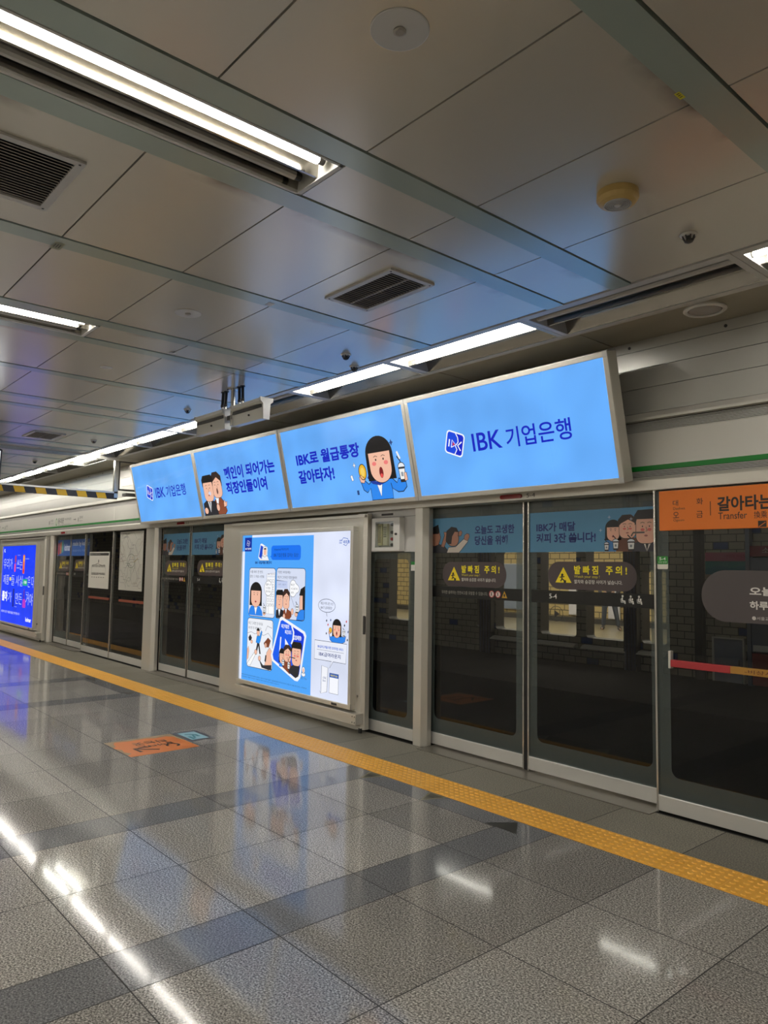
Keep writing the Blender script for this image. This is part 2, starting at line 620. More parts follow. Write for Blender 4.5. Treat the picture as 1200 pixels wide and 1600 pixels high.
# cartoon figures for the advertisements (plain generic office workers)
SKIN, INK = 'f3bda3', '151515'
def bob(A, x0, y0, x1, y1, jacket='2a86ee', mouth='open', body=True, wd=0.008):
    """black bob hair, long face; box of the head, body below"""
    W, H = x1 - x0, y1 - y0
    X = lambda t: x0 + W * t
    Y = lambda t: y0 + H * t
    b = A.l
    if body:
        A.L(b).out([(X(-0.15), Y(-0.55)), (X(-0.12), Y(-0.1)), (X(0.22), Y(0.06)), (X(0.78), Y(0.06)), (X(1.12), Y(-0.1)), (X(1.15), Y(-0.55))], jacket, wd)
        A.L(b + 1).out([(X(0.36), Y(0.06)), (X(0.5), Y(-0.5)), (X(0.64), Y(0.06))], 'f4f6fb', wd * 0.7)
    A.L(b + 2).poly([(X(-0.02), Y(0.06)), (X(0.0), Y(0.62))] + [(X(0.5 - 0.5 * math.cos(t)), Y(0.62 + 0.38 * math.sin(t))) for t in [PI * i / 14 for i in range(1, 14)]] + [(X(1), Y(0.62)), (X(1.02), Y(0.06))], '171514')
    A.L(b + 3).out([(X(0.1), Y(0.66)), (X(0.1), Y(0.3))] + [(X(0.5 - 0.4 * math.cos(t)), Y(0.3 - 0.3 * math.sin(t))) for t in [PI * i / 12 for i in range(1, 12)]] + [(X(0.9), Y(0.3)), (X(0.9), Y(0.66))], SKIN, wd * 0.7)
    A.L(b + 4)
    for t in (0.36, 0.64):
        A.ell(X(t), Y(0.5), W * 0.025, H * 0.025, INK, n=10)
        A.line([(X(t - 0.07), Y(0.56)), (X(t), Y(0.585)), (X(t + 0.07), Y(0.56))], wd * 0.6, INK)
        if mouth == 'open':
            A.ell(X(t + (-0.08 if t < 0.5 else 0.08)), Y(0.42), W * 0.08, H * 0.045, 'ef7f7b', n=14)
    if mouth == 'open':
        A.ell(X(0.5), Y(0.22), W * 0.075, H * 0.12, '7a1b20', n=16)
        A.L(b + 5).ell(X(0.5), Y(0.155), W * 0.05, H * 0.045, 'e8524f', n=12)
    else:
        A.ell(X(0.5), Y(0.22), W * 0.07, H * 0.035, 'a83a3c', n=12)
    A.l = b
def man(A, x0, y0, x1, y1, hair='171514', coat='24242a', side=False, body=True, wd=0.008, cheeks=False):
    W, H = x1 - x0, y1 - y0
    X = lambda t: x0 + W * t
    Y = lambda t: y0 + H * t
    b = A.l
    if body:
        A.L(b).out([(X(-0.2), Y(-0.55)), (X(-0.15), Y(-0.12)), (X(0.25), Y(0.08)), (X(0.75), Y(0.08)), (X(1.15), Y(-0.12)), (X(1.2), Y(-0.55))], coat, wd)
        A.L(b + 1).poly([(X(0.34), Y(0.06)), (X(0.5), Y(-0.45)), (X(0.66), Y(0.06))], 'f4f6fb')
        A.L(b + 1.4).poly([(X(0.45), Y(-0.02)), (X(0.5), Y(-0.4)), (X(0.55), Y(-0.02))], '1b1b22')
    A.L(b + 2).out(rr(X(0), Y(0), X(1), Y(0.9), W * 0.34), SKIN, wd * 0.7)
    A.L(b + 3)
    if side:
        A.poly([(X(-0.06), Y(0.5)), (X(-0.06), Y(0.82)), (X(0.2), Y(1.03)), (X(0.7), Y(1.04)), (X(1.05), Y(0.85)), (X(1.06), Y(0.4)), (X(0.93), Y(0.66)), (X(0.55), Y(0.82)), (X(0.12), Y(0.66))], hair)
    else:
        A.poly([(X(-0.05), Y(0.55)), (X(-0.08), Y(0.86)), (X(0.1), Y(1.02)), (X(0.95), Y(1.03)), (X(1.1), Y(0.9)), (X(1.04), Y(0.55)), (X(0.95), Y(0.74)), (X(0.05), Y(0.74))], hair)
    A.L(b + 4)
    for t in (0.33, 0.67):
        A.line([(X(t - 0.1), Y(0.62)), (X(t), Y(0.645)), (X(t + 0.1), Y(0.62))], wd * 0.6, INK)
        A.ell(X(t), Y(0.52), W * 0.03, H * 0.025, INK, n=10)
        if cheeks:
            A.ell(X(t), Y(0.42), W * 0.1, H * 0.045, 'e5766d', n=12)
    A.line([(X(0.5), Y(0.5)), (X(0.56), Y(0.38)), (X(0.48), Y(0.37))], wd * 0.6, INK)
    A.ell(X(0.5), Y(0.24), W * 0.09, H * 0.03, 'b06a60', n=12)
    A.l = b
def cup(A, x0, y0, x1, y1, wd=0.006):
    W, H = x1 - x0, y1 - y0
    X = lambda t: x0 + W * t
    Y = lambda t: y0 + H * t
    b = A.l
    A.line([(X(0.5), Y(0.6)), (X(0.45), Y(0.88)), (X(0.1), Y(1.1))], W * 0.12, INK)
    A.L(b + 0.5).out([(X(0.1), Y(0.62)), (X(0.2), Y(0)), (X(0.8), Y(0)), (X(0.9), Y(0.62))], 'f2f2f0', wd)
    A.out(ell(X(0.5), Y(0.62), W * 0.44, H * 0.2, n=14, a0=0, a1=PI), 'e8eef4', wd)
    A.L(b + 1.2).rect(X(0.1), Y(0.55), X(0.9), Y(0.63), '3a3a3c')
    A.rect(X(0.2), Y(0), X(0.8), Y(0.12), '2d2c2d')
    A.rect(X(0.36), Y(0.24), X(0.62), Y(0.42), '8f959c')
    A.l = b
def bank_mark(A, x0, y0, x1, y1, white='f4f8ff', blue='1247e0', deep='0a22c8'):
    """the skewed rounded tile of the bank's mark"""
    W, H = x1 - x0, y1 - y0
    def sk(pts):
        return [(x0 + W * (0.13 + 0.74 * p[0] + 0.13 * (2 * p[1] - 1) ), y0 + H * (0.14 + 0.72 * p[1] - 0.14 * (2 * p[0] - 1))) for p in pts]
    b = A.l
    A.L(b).poly(sk(rr(0, 0, 1, 1, 0.16)), white)
    A.L(b + 1).poly(sk(rr(0.06, 0.06, 0.94, 0.94, 0.12)), blue)
    A.L(b + 2).poly(sk([(0.55, 0.06), (0.84, 0.06), (0.94, 0.16), (0.94, 0.84), (0.84, 0.94), (0.5, 0.94), (0.66, 0.78), (0.7, 0.55), (0.62, 0.45), (0.7, 0.3)]), deep)
    A.L(b + 3).line(sk([(0.48, 0.95), (0.62, 0.8), (0.68, 0.62), (0.6, 0.47)]), W * 0.035, white)
    A.line(sk([(0.55, 0.42), (0.66, 0.28), (0.58, 0.06)]), W * 0.035, white)
    A.line(sk([(0.2, 0.3), (0.2, 0.62)]), W * 0.05, white)
    A.line(sk([(0.86, 0.66), (0.68, 0.46), (0.86, 0.28)]), W * 0.045, white)
    A.line(sk([(0.34, 0.3), (0.34, 0.62), (0.58, 0.46), (0.34, 0.3)]), W * 0.03, white)
    A.L(b + 4).poly(sk([(0.4, 0.38), (0.4, 0.55), (0.53, 0.46)]), 'd23a3a')
    A.l = b

# ------------------------------------------------------------------ the setting: floor
XL, XR = -34.0, 4.0
YB = -5.0
CZ = 3.25
def floor_cells():
    bands = [(-2.79, -3.105), (-4.44, -4.76), (-8.80, -9.115), (-10.45, -10.765), (-13.94, -14.255), (-15.59, -15.905), (-19.9, -20.2), (-21.6, -21.9)]
    xs = [4.0]
    x = -2.79
    pre = []
    while x < 4.0:
        pre.append(x)
        x += 0.66
    xs = [4.0] + sorted(pre, reverse=True)
    cur = -2.79
    marks = []
    for b in bands:
        span = cur - b[0]
        if span > 0.05:
            n = max(1, round(span / 0.66))
            for i in range(1, n + 1):
                xs.append(cur - span * i / n)
                marks.append(False)
        xs.append(b[1])
        marks.append(True)
        cur = b[1]
    while cur > XL:
        cur -= 0.66
        xs.append(cur)
        marks.append(False)
    return xs, bands
xs, bands = floor_cells()
ys = [3.835 - 0.66 * i for i in range(14)]
mb = MB()
tones = []
def cell(x0, x1, y0, y1, mat, tone, g=0.0028, z=0.0):
    mb.add([(x0 + g, y0 + g, z), (x1 - g, y0 + g, z), (x1 - g, y1 - g, z), (x0 + g, y1 - g, z)], [(0, 1, 2, 3)], mat)
    tones.append(tone)
mb.box(XL, XR, YB, 4.72, -0.3, -0.0015, M['joint'])
tones += [1.0] * 6
def isband(a, b):
    return any(abs(a - p[0]) < 0.01 and abs(b - p[1]) < 0.01 for p in bands)
for i in range(len(xs) - 1):
    a, b = xs[i], xs[i + 1]
    bd = isband(a, b)
    u_zone = any(c - 1.0 < (a + b) / 2 < c + 1.0 for c in (-3.775, -9.78, -14.92, -20.9))
    for j in range(len(ys) - 1):
        t = random.uniform(0.82, 1.16)
        if bd:
            cell(b, a, ys[j + 1], ys[j], M['floor_dark'], random.uniform(0.9, 1.1))
        elif j == 0 and u_zone:
            cell(b, a, ys[1], 3.64, M['floor'], t)
            cell(b, a, 3.64, ys[0], M['floor_dark'], random.uniform(0.9, 1.1))
        else:
            cell(b, a, ys[j + 1], ys[j], M['floor'], t)
x = 3.8
while x > XL:
    cell(x - 0.66, x, 4.135, 4.70, M['floor_edge'], random.uniform(0.85, 1.12))
    x -= 0.66
fo = mb.build('floor', loc=(0, 0, 0))
ca = fo.data.attributes.new('tone', 'FLOAT', 'FACE')
ca.data.foreach_set('value', tones)
tag(fo, 'polished grey granite platform floor with dark bands across it', 'floor', kind='structure')

# tactile strip
mb = MB()
x = 3.0
k = 0
ring = [(math.cos(2 * PI * i / 10), math.sin(2 * PI * i / 10)) for i in range(10)]
while x > -30:
    mb.box(x - 0.2985, x, 3.8365, 4.1335, -0.001, 0.004, M['yellow'])
    for i in range(6):
        for j in range(6):
            cx, cy = x - 0.025 - 0.05 * i, 3.86 + 0.05 * j
            vs = [(cx + r * 0.0165, cy + q * 0.0165, 0.004) for r, q in ring] + [(cx + r * 0.011, cy + q * 0.011, 0.0085) for r, q in ring]
            mb.add(vs, [(a, (a + 1) % 10, 10 + (a + 1) % 10, 10 + a) for a in range(10)] + [tuple(range(10, 20))], M['yellow'])
    x -= 0.30
tag(mb.build('tactile_paving', loc=(0, 3.985, 0)), 'yellow strip of raised-dot paving along the platform edge', 'tactile paving', kind='structure')

# ------------------------------------------------------------------ ceiling
mb = MB()
P = 2.765
rows = [3.735 - 0.655 * i for i in range(12)]
strips = []           # (x low, x high)
for k in range(-2, 12):
    for hi in (-2.19 - k * P, -2.65 - k * P, -3.82 - k * P):
        strips.append((hi - 0.125, hi))
strips = sorted([s for s in strips if s[0] > XL and s[1] < XR], reverse=True)
bays = []
for a, b in zip(strips[:-1], strips[1:]):
    bays.append((b[1] + 0.011, a[0]))          # from the strip on its left (with the dark gap) to the next one
bays.append((strips[0][1] + 0.011, XR))
slots = [-2.483 - k * P for k in range(-2, 12)]
def is_slot(x0, x1):
    return (x1 - x0) < 0.5
for x0, x1 in bays:
    for j in range(len(rows) - 1):
        y1, y0 = rows[j] - 0.004, rows[j + 1] + 0.004
        if is_slot(x0, x1) and y0 < 1.70 and -3.5 < (y0 + y1) / 2:
            continue                            # lamp recess
        mb.box(x0, x1, y0, y1, CZ, CZ + 0.02, M['ceil'])
mb.box(XL, XR, YB, 3.745, CZ + 0.12, CZ + 0.16, M['gap'])
tag(mb.build('ceiling', loc=(0, 0, CZ)), 'suspended ceiling of large glossy grey metal panels', 'ceiling', kind='structure')
for i, (a, b) in enumerate(strips):
    mb = MB()
    mb.box(a, b, -3.47, 3.745, CZ - 0.004, CZ + 0.02, M['strip'])
    tag(mb.build('trim_%d' % (i + 1), loc=((a + b) / 2, 0, CZ)), 'grey green metal strip running across the ceiling', 'ceiling strip', 'strips across the ceiling', kind='structure')
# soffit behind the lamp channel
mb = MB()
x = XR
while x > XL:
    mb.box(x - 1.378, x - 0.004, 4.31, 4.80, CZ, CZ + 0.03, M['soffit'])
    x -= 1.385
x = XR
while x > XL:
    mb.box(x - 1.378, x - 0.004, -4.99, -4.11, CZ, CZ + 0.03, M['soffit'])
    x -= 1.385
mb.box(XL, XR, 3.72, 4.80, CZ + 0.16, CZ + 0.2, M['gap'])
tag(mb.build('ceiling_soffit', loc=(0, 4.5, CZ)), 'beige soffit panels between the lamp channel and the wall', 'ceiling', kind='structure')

# ------------------------------------------------------------------ wall above the screen doors
W = thing('wall_trackside', (0, 4.74, 2.7), 'pale metal wall above the platform screen doors with a green line', 'wall')
W['kind'] = 'structure'
mb = MB()
zz = [3.25, 3.175, 3.045, 2.90, 2.722]
for a, b in zip(zz[:-1], zz[1:]):
    x = XR
    while x > XL:
        mb.box(max(x - 4.8, XL) + 0.002, x - 0.002, 4.74, 4.80, b + 0.002, a - 0.002, M['wallmetal'])
        x -= 4.8
mb.box(XL, XR, 4.75, 4.82, 2.2, 3.25, M['gap'])
for i in range(40):
    xx = 3.44 - 0.692 * i
    mb.tube((xx, 4.741, 3.21), (xx, 4.736, 3.21), 0.011, M['dark'], 10)
mb.build('upper_panel', W)
mb = MB()
mb.prism([(4.74, 2.722), (4.715, 2.715), (4.70, 2.68), (4.70, 2.662), (4.74, 2.658)], 'x', XL, XR, M['alu_light'])
mb.build('moulding', W)
for za, zb in ((2.582, 2.656), (2.250, 2.309)):
    mb = MB()
    n = int((zb - za) / 0.009)
    for i in range(n):
        z = za + (zb - za) * i / n
        mb.prism([(4.745, z), (4.733, z + 0.0012), (4.733, z + 0.0055), (4.745, z + 0.007)], 'x', XL, XR, M['greywhite'])
    mb.box(XL, XR, 4.742, 4.76, za, zb, M['dark'])
    mb.build('ribbed_band', W)
mb = MB()
x = -1.3
xs2 = [XR, -1.5, -7.0, -12.52, -18.0, -23.5, XL]
for a, b in zip(xs2[:-1], xs2[1:]):
    mb.box(b + 0.002, a - 0.002, 4.735, 4.76, 2.342, 2.582, M['wallpaint'])
mb.build('name_panel', W)
mb = MB()
mb.box(XL, XR, 4.733, 4.76, 2.309, 2.342, M['green'])
mb.build('green_line', W)
A = Art(facing(-16.15, 4.735, 2.34), pr)
for ox in (0.0, -5.2):
    A.ell(ox + 0.08, 0.09, 0.03, 0.045, '8d8d86', n=14)
    A.text('신당', ox + 0.14, 0.10, ox + 0.33, 0.15, '6b6a64', 0.0)
    A.text('Sindang', ox + 0.14, 0.055, ox + 0.36, 0.08, '7c7b75', 0.0)
    A.L(0).ell(ox + 0.54, 0.09, 0.05, 0.075, '2c8a3c', n=18)
    A.L(1).ell(ox + 0.54, 0.09, 0.036, 0.055, 'd5d2c4', n=18)
    A.L(0).text('동대문', ox + 0.64, 0.05, ox + 1.0, 0.16, '2f2f2c', 0.01)
    A.text('역사문화공원', ox + 1.03, 0.10, ox + 1.42, 0.15, '3a3a36', 0.0)
    A.text('Dongdaemun', ox + 0.66, 0.008, ox + 1.40, 0.035, '55544f', 0.0)
    A.line([(ox + 1.56, 0.10), (ox + 1.66, 0.10)], 0.012, '55544f')
    A.poly([(ox + 1.66, 0.125), (ox + 1.70, 0.10), (ox + 1.66, 0.075)], '55544f')
    A.ell(ox + 1.83, 0.09, 0.026, 0.045, '8d8d86', n=14)
    A.text('을지로', ox + 1.90, 0.10, ox + 2.08, 0.155, '3f3f3b', 0.0)
    A.text('Euljiro', ox + 1.90, 0.05, ox + 2.06, 0.075, '6b6a64', 0.0)
A.build('station_lettering', W)
# header beam over the doors
mb = MB()
mb.prism([(4.68, 2.162), (4.68, 2.235), (4.70, 2.255), (4.90, 2.255), (4.90, 2.162)], 'x', XL, XR, M['alu'])
tag(mb.build('trim_header', loc=(0, 4.8, 2.2), bevel=0.004), 'long metal header beam above the screen doors', 'beam', kind='structure')
# rear and end walls of the platform
mb = MB()
mb.box(XL, XR, YB - 0.2, YB, 0, CZ + 0.2, M['rear'])
tag(mb.build('wall_rear', loc=(0, YB, 0)), 'dark wall behind the camera', 'wall', kind='structure')
mb = MB()
mb.box(XL - 0.2, XL, YB, 26, -1.3, 4.6, M['rear'])
tag(mb.build('wall_left', loc=(XL, 0, 0)), 'far end wall of the platform', 'wall', kind='structure')
mb = MB()
mb.box(XR, XR + 0.2, YB, 26, -1.3, 4.6, M['rear'])
tag(mb.build('wall_right', loc=(XR, 0, 0)), 'near end wall of the platform', 'wall', kind='structure')

# ------------------------------------------------------------------ platform screen doors
def leaf(name, label, x0, x1, Y, hole, cat, group=None, edges=(True, True), top=2.162, edge_mat='steel', bot=0.0):
    """one glazed leaf: glass, frosted border with a round-cornered clear field, kick plate and side frames"""
    t = thing(name, ((x0 + x1) / 2, Y, bot), label, cat, group)
    mb = MB()
    mb.box(x0 + 0.006, x1 - 0.006, Y, Y + 0.008, bot + 0.115, top, M['glass'])
    mb.build('glass_pane', t)
    vs, fs = plate([(x0 + 0.008, bot + 0.12), (x1 - 0.008, bot + 0.12), (x1 - 0.008, top), (x0 + 0.008, top)], [rr(*hole, 0.055)])
    mb = MB()
    mb.add([(u, Y - 0.0012, v) for u, v in vs], fs, M['frost'])
    mb.build('frosted_border', t)
    mb = MB()
    mb.box(x0 + 0.004, x1 - 0.004, Y - 0.012, Y + 0.03, bot + 0.02, bot + 0.122, M['kick'])
    mb.build('kick_plate', t, bevel=0.003)
    for s, xx in ((0, x0), (1, x1)):
        if edges[s]:
            mb = MB()
            mb.box(xx - (0 if s == 0 else 0.014), xx + (0.014 if s == 0 else 0), Y - 0.014, Y + 0.03, bot + 0.01, top, M[edge_mat])
            mb.build('side_frame', t, bevel=0.002)
    return t
def warning_pill(t, x0, x1, z0, z1, Y):
    A = Art(facing(x0, Y, z0), pr, 0.002)
    Wd, H = x1 - x0, z1 - z0
    A.poly(rr(0, 0, Wd, H, H * 0.48, 10), '463b3b')
    A.L(2)
    tx = Wd * 0.09
    A.poly([(tx, H * 0.24), (tx + 0.15, H * 0.24), (tx + 0.075, H * 0.80)], 'f1d81c')
    A.L(3)
    A.ell(tx + 0.065, H * 0.52, 0.011, 0.011, '191715', n=10)
    A.line([(tx + 0.06, H * 0.49), (tx + 0.062, H * 0.38), (tx + 0.05, H * 0.29)], 0.011, '191715')
    A.line([(tx + 0.062, H * 0.38), (tx + 0.085, H * 0.31)], 0.010, '191715')
    A.line([(tx + 0.04, H * 0.43), (tx + 0.085, H * 0.46)], 0.008, '191715')
    A.rect(tx + 0.078, H * 0.24, tx + 0.10, H * 0.33, '191715')
    A.L(2)
    a = Wd * 0.315
    A.text('발 빠 짐   주 의 !', a, H * 0.55, a + Wd * 0.585, H * 0.86, 'f1e01c', 0.03)
    A.text('Watch your step !', a, H * 0.40, a + Wd * 0.29, H * 0.52, 'd8c83a', 0.0)
    A.text('열차와 승강장 사이가 넓습니다.', a, H * 0.22, a + Wd * 0.535, H * 0.36, 'e6e2da', 0.004)
    o = A.build('warning_sticker', t)
    o['label'] = 'dark brown pill-shaped step warning with yellow lettering'
def door_pair(cx, xl, xr, Y, where, grp, ad):
    """two sliding leaves meeting at cx"""
    L = leaf('sliding_door', 'left glass leaf of the sliding screen doors ' + where, xl, cx - 0.018, Y, (xl + 0.085, 0.25, cx - 0.105, 2.02), 'sliding door', grp)
    R = leaf('sliding_door', 'right glass leaf of the sliding screen doors ' + where, cx + 0.018, xr, Y, (cx + 0.105, 0.25, xr - 0.07, 2.02), 'sliding door', grp)
    for t, x in ((L, cx - 0.018), (R, cx + 0.018)):
        mb = MB()
        mb.box(min(x, cx) + 0.001, max(x, cx) - 0.001, Y - 0.006, Y + 0.03, 0.01, 2.162, M['black'])
        mb.build('rubber_seal', t)
    for t, a, b, sd in ((L, xl, cx - 0.033, 'L'), (R, cx + 0.033, xr - 0.014, 'R')):
        mb = MB()
        mb.box(a + 0.015, b - 0.002, Y - 0.0022, Y - 0.0014, 1.345, 1.445, M['band'])
        mb.build('info_band', t)
    Yf = Y - 0.0015
    if ad is None:
        return L, R
    # banner films across the top
    kA = (cx - 0.051 - xl) / 1.004
    A = Art(lambda u, v, d: facing(xl + 0.015, Yf, 1.747)(u * kA, v, d), pr, 0.001)
    B = Art(facing(cx + 0.035, Yf, 1.747), pr, 0.001)
    WL, WR, H = 1.004, xr - cx - 0.05, 0.318
    if ad == 'bank':
        bg = '5f9cc4'
        A.rect(0, 0, WL, H, bg)
        B.rect(0, 0, WR, H, bg)
        A.L(2)
        A.text('오늘도 고생한', 0.513, 0.160, 0.92, 0.236, '1b2f78', 0.03)
        A.text('당신을 위해', 0.513, 0.066, 0.854, 0.146, '1b2f78', 0.03)
        # two office workers seen from behind, arms up
        A.L(1)
        A.out([(0.0, 0.0), (0.0, 0.07), (0.07, 0.09), (0.17, 0.06), (0.22, 0.012), (0.22, 0.0)], '33343c', 0.005)
        A.L(2).out([(0.0, 0.08), (0.0, 0.22), (0.10, 0.22), (0.125, 0.14), (0.10, 0.075), (0.05, 0.06)], 'c08a72', 0.005)
        A.L(3).poly([(0, 0.175), (0, 0.225), (0.095, 0.262), (0.11, 0.20), (0.10, 0.175)], '1c1a1b')
        A.L(2).out([(0.13, 0.06), (0.17, 0.16), (0.16, 0.19), (0.19, 0.19), (0.215, 0.15), (0.165, 0.05)], 'c08a72', 0.005)
        A.L(3).out([(0.20, 0.0), (0.22, 0.05), (0.30, 0.055), (0.40, 0.13), (0.44, 0.10), (0.34, 0.0)], 'e5dccf', 0.005)
        A.L(4).out(rr(0.205, 0.06, 0.335, 0.22, 0.055), 'c08a72', 0.005)
        A.L(5).poly([(0.185, 0.11), (0.195, 0.20), (0.25, 0.236), (0.31, 0.225), (0.335, 0.185), (0.29, 0.19), (0.26, 0.15), (0.25, 0.08), (0.21, 0.08)], '241c1a')
        A.L(4).out([(0.395, 0.12), (0.40, 0.155), (0.425, 0.17), (0.45, 0.165), (0.455, 0.14), (0.435, 0.105)], 'c08a72', 0.004)
        A.out([(0.325, 0.15), (0.33, 0.185), (0.36, 0.20), (0.375, 0.18), (0.36, 0.15)], 'c08a72', 0.004)
        B.L(2)
        B.text('IBK가 매달', 0.065, 0.162, 0.435, 0.235, '1b2f78', 0.03)
        B.text('커피 3잔 쏩니다!', 0.065, 0.072, 0.615, 0.150, '1b2f78', 0.03)
        k = WR / 1.06
        B.L(1)
        bob(B, 0.665 * k, 0.075, 0.79 * k, 0.236, '3f79b8', 'closed', False, 0.005)
        B.L(1).rect(0.675 * k, 0.0, 0.76 * k, 0.085, '4a82c0')
        B.L(4)
        man(B, 0.775 * k, 0.095, 0.905 * k, 0.262, '33231d', '6d4636', True, False, 0.005, True)
        B.L(3).rect(0.75 * k, 0.0, 0.93 * k, 0.10, '6d4636')
        B.L(9)
        man(B, 0.905 * k, 0.055, 1.055 * k, 0.292, '1c1a1b', '3b3a42', False, False, 0.006, True)
        B.L(8).poly([(0.87 * k, 0.0), (0.89 * k, 0.06), (0.98 * k, 0.085), (1.06 * k, 0.075), (1.06 * k, 0.0)], '3b3a42')
        B.L(8.4).poly([(0.955 * k, 0.07), (0.985 * k, 0.0), (1.02 * k, 0.07)], 'e9e4dc')
        B.L(8.7).poly([(0.975 * k, 0.055), (0.985 * k, 0.0), (0.998 * k, 0.055)], '1a191c')
        B.L(15)
        cup(B, 0.655 * k, 0.005, 0.70 * k, 0.085, 0.004)
        cup(B, 0.722 * k, 0.012, 0.778 * k, 0.11, 0.004)
        cup(B, 0.835 * k, 0.005, 0.902 * k, 0.11, 0.004)
        B.line([(0.87 * k, 0.11), (0.885 * k, 0.135), (0.97 * k, 0.135)], 0.012, '59534f')
        for sx, sy in ((0.70, 0.255), (0.87, 0.235), (0.63, 0.16)):
            B.line([(sx * k - 0.012, sy), (sx * k + 0.012, sy)], 0.003, 'd8e4ee')
            B.line([(sx * k, sy - 0.012), (sx * k, sy + 0.012)], 0.003, 'd8e4ee')
    else:
        bg = '2f5fae'
        A.rect(0, 0, WL, H, bg)
        B.rect(0, 0, WR, H, bg)
        A.L(2)
        for i, (c, x) in enumerate((('c8505e', 0.02), ('d8893a', 0.17), ('5fa596', 0.31))):
            A.rrect(x, 0.02 + 0.02 * i, x + 0.11, 0.27 + 0.02 * i, 0.05, c)
        A.text('kolmar', 0.52, 0.10, 0.96, 0.24, 'dfe6f2', 0.02)
        B.L(2).text('made by kolmar', 0.04, 0.17, 0.98, 0.28, 'dfe6f2', 0.02)
        B.text('세상을 바꾸는 아름다움', 0.04, 0.08, 0.90, 0.12, '9fb4d8', 0.0)
    o = A.build('banner_film', L)
    o['label'] = 'blue advertising film across the top of the glass'
    o = B.build('banner_film', R)
    o['label'] = 'blue advertising film across the top of the glass'
    warning_pill(L, max(xl + 0.10, cx - 0.955), min(max(xl + 0.10, cx - 0.955) + 0.745, cx - 0.04), 1.447, 1.666, Yf)
    warning_pill(R, cx + 0.215, cx + 0.985, 1.457, 1.672, Yf)
    A = Art(facing(max(cx - 0.965, xl + 0.02), Y - 0.003, 1.345), pr, 0.0006)
    A.text('무리한 승하차는 안전사고를 유발할 수 있습니다.', 0, 0.032, 0.55, 0.063, '9c988c', 0.0)
    for i in range(2):
        c = 0.595 + 0.07 * i
        A.L(0).ell(c, 0.048, 0.030, 0.030, 'b03838', n=20)
        A.L(1).ell(c, 0.048, 0.023, 0.023, 'd9d4cc', n=20)
        A.L(2).ell(c, 0.062, 0.005, 0.005, '222222', n=8)
        A.line([(c, 0.058), (c - 0.006, 0.034)], 0.009, '222222')
        A.line([(c - 0.016, 0.064), (c + 0.016, 0.032)], 0.004, 'b03838')
    A.L(1).poly([(0.705, 0.02), (0.765, 0.02), (0.735, 0.078)], 'c99a26')
    A.L(2).ell(0.735, 0.042, 0.009, 0.014, '222222', n=10)
    A.build('safety_notice', L)
    A = Art(facing(cx + 0.225, Y - 0.003, 1.345), pr, 0.0006)
    A.text('5-4' if ad == 'bank' else '5-3', 0, 0.036, 0.072, 0.074, 'd9d6cd', 0.006)
    for i in range(3):
        c = 0.645 + 0.065 * i
        A.ell(c, 0.078, 0.008, 0.009, 'd9d6cd', n=10)
        A.line([(c - 0.004, 0.066), (c - 0.002, 0.045), (c + 0.018, 0.043), (c + 0.02, 0.024)], 0.011, 'd9d6cd')
        if i:
            A.ell(c + 0.012, 0.058, 0.007, 0.009, 'd9d6cd', n=8)
        A.line([(c - 0.014, 0.06), (c - 0.012, 0.034), (c + 0.012, 0.034)], 0.004, 'd9d6cd')
    A.build('seat_notice', R)
    if ad == 'bank':
        A = Art(facing(cx + 0.23, Yf, 1.2), pr, 0.0006)
        A.line(ell(0.06, 0.065, 0.062, 0.058, n=28), 0.005, '34322d', True)
        A.poly([(0.042, 0.034), (0.042, 0.094), (0.092, 0.064)], '34322d')
        A.build('arrow_sticker', R)
    return L, R
G1 = 'sliding screen door leaves'
door_pair(-3.785, -4.92, -2.625, 4.83, 'beside the orange sign', None, 'bank')
door_pair(-9.785, -10.718, -8.60, 4.83, 'just left of the comic poster cabinet', None, 'bank')
door_pair(-14.92, -15.745, -13.86, 4.83, 'beside the royal blue poster cabinet', None, 'kolmar')
door_pair(-20.90, -21.95, -19.85, 4.83, 'beyond the royal blue poster cabinet', None, None)
door_pair(1.65, 0.60, 2.70, 4.83, 'at the near end of the platform', None, None)

def post(x0, x1, label, Y=4.70):
    mb = MB()
    mb.prism([(x0, Y + 0.012), (x0 + 0.012, Y), (x1 - 0.035, Y), (x1, Y + 0.05), (x1, 4.80), (x0, 4.80)], 'z', 0.0, 2.162, M['alu'])
    tag(mb.build('door_post', loc=((x0 + x1) / 2, 4.8, 0)), label, 'post')
post(-4.99, -4.845, 'aluminium post left of the sliding doors beside the orange sign')
post(-11.08, -10.725, 'aluminium post between the subway map and the sliding doors')
post(-16.12, -15.75, 'aluminium post beside the royal blue poster cabinet')
post(0.25, 0.59, 'aluminium post at the near sliding doors')

# fixed glazed panels
RP = leaf('fixed_screen_panel', 'fixed glass panel under the orange transfer sign', -2.60, -1.19, 4.715, (-2.498, 0.25, -1.29, 2.05), 'glass panel')
leaf('fixed_screen_panel', 'fixed glass panel at the near end of the platform', -1.185, 0.24, 4.715, (-1.08, 0.25, 0.14, 2.05), 'glass panel')
leaf('fixed_screen_panel', 'fixed glass panel behind the small white map', -13.85, -12.495, 4.735, (-13.84, 0.125, -12.50, 2.16), 'glass panel')
leaf('fixed_screen_panel', 'fixed glass panel behind the tall subway map', -12.485, -11.09, 4.735, (-12.48, 0.125, -11.1, 2.16), 'glass panel')
leaf('fixed_screen_panel', 'far fixed glass panel beyond the royal blue poster', -23.4, -21.99, 4.735, (-23.3, 0.25, -22.09, 2.05), 'glass panel')
NP = leaf('fixed_screen_panel', 'narrow fixed glass panel below the emergency phone box', -5.70, -4.995, 4.74, (-5.60, 0.21, -5.10, 1.69), 'glass panel', top=1.755)
mb = MB()
mb.box(-5.72, -4.99, 4.735, 4.80, 1.757, 2.162, M['greywhite'])
mb.box(-5.70, -5.0, 4.732, 4.736, 2.095, 2.098, M['dark'])
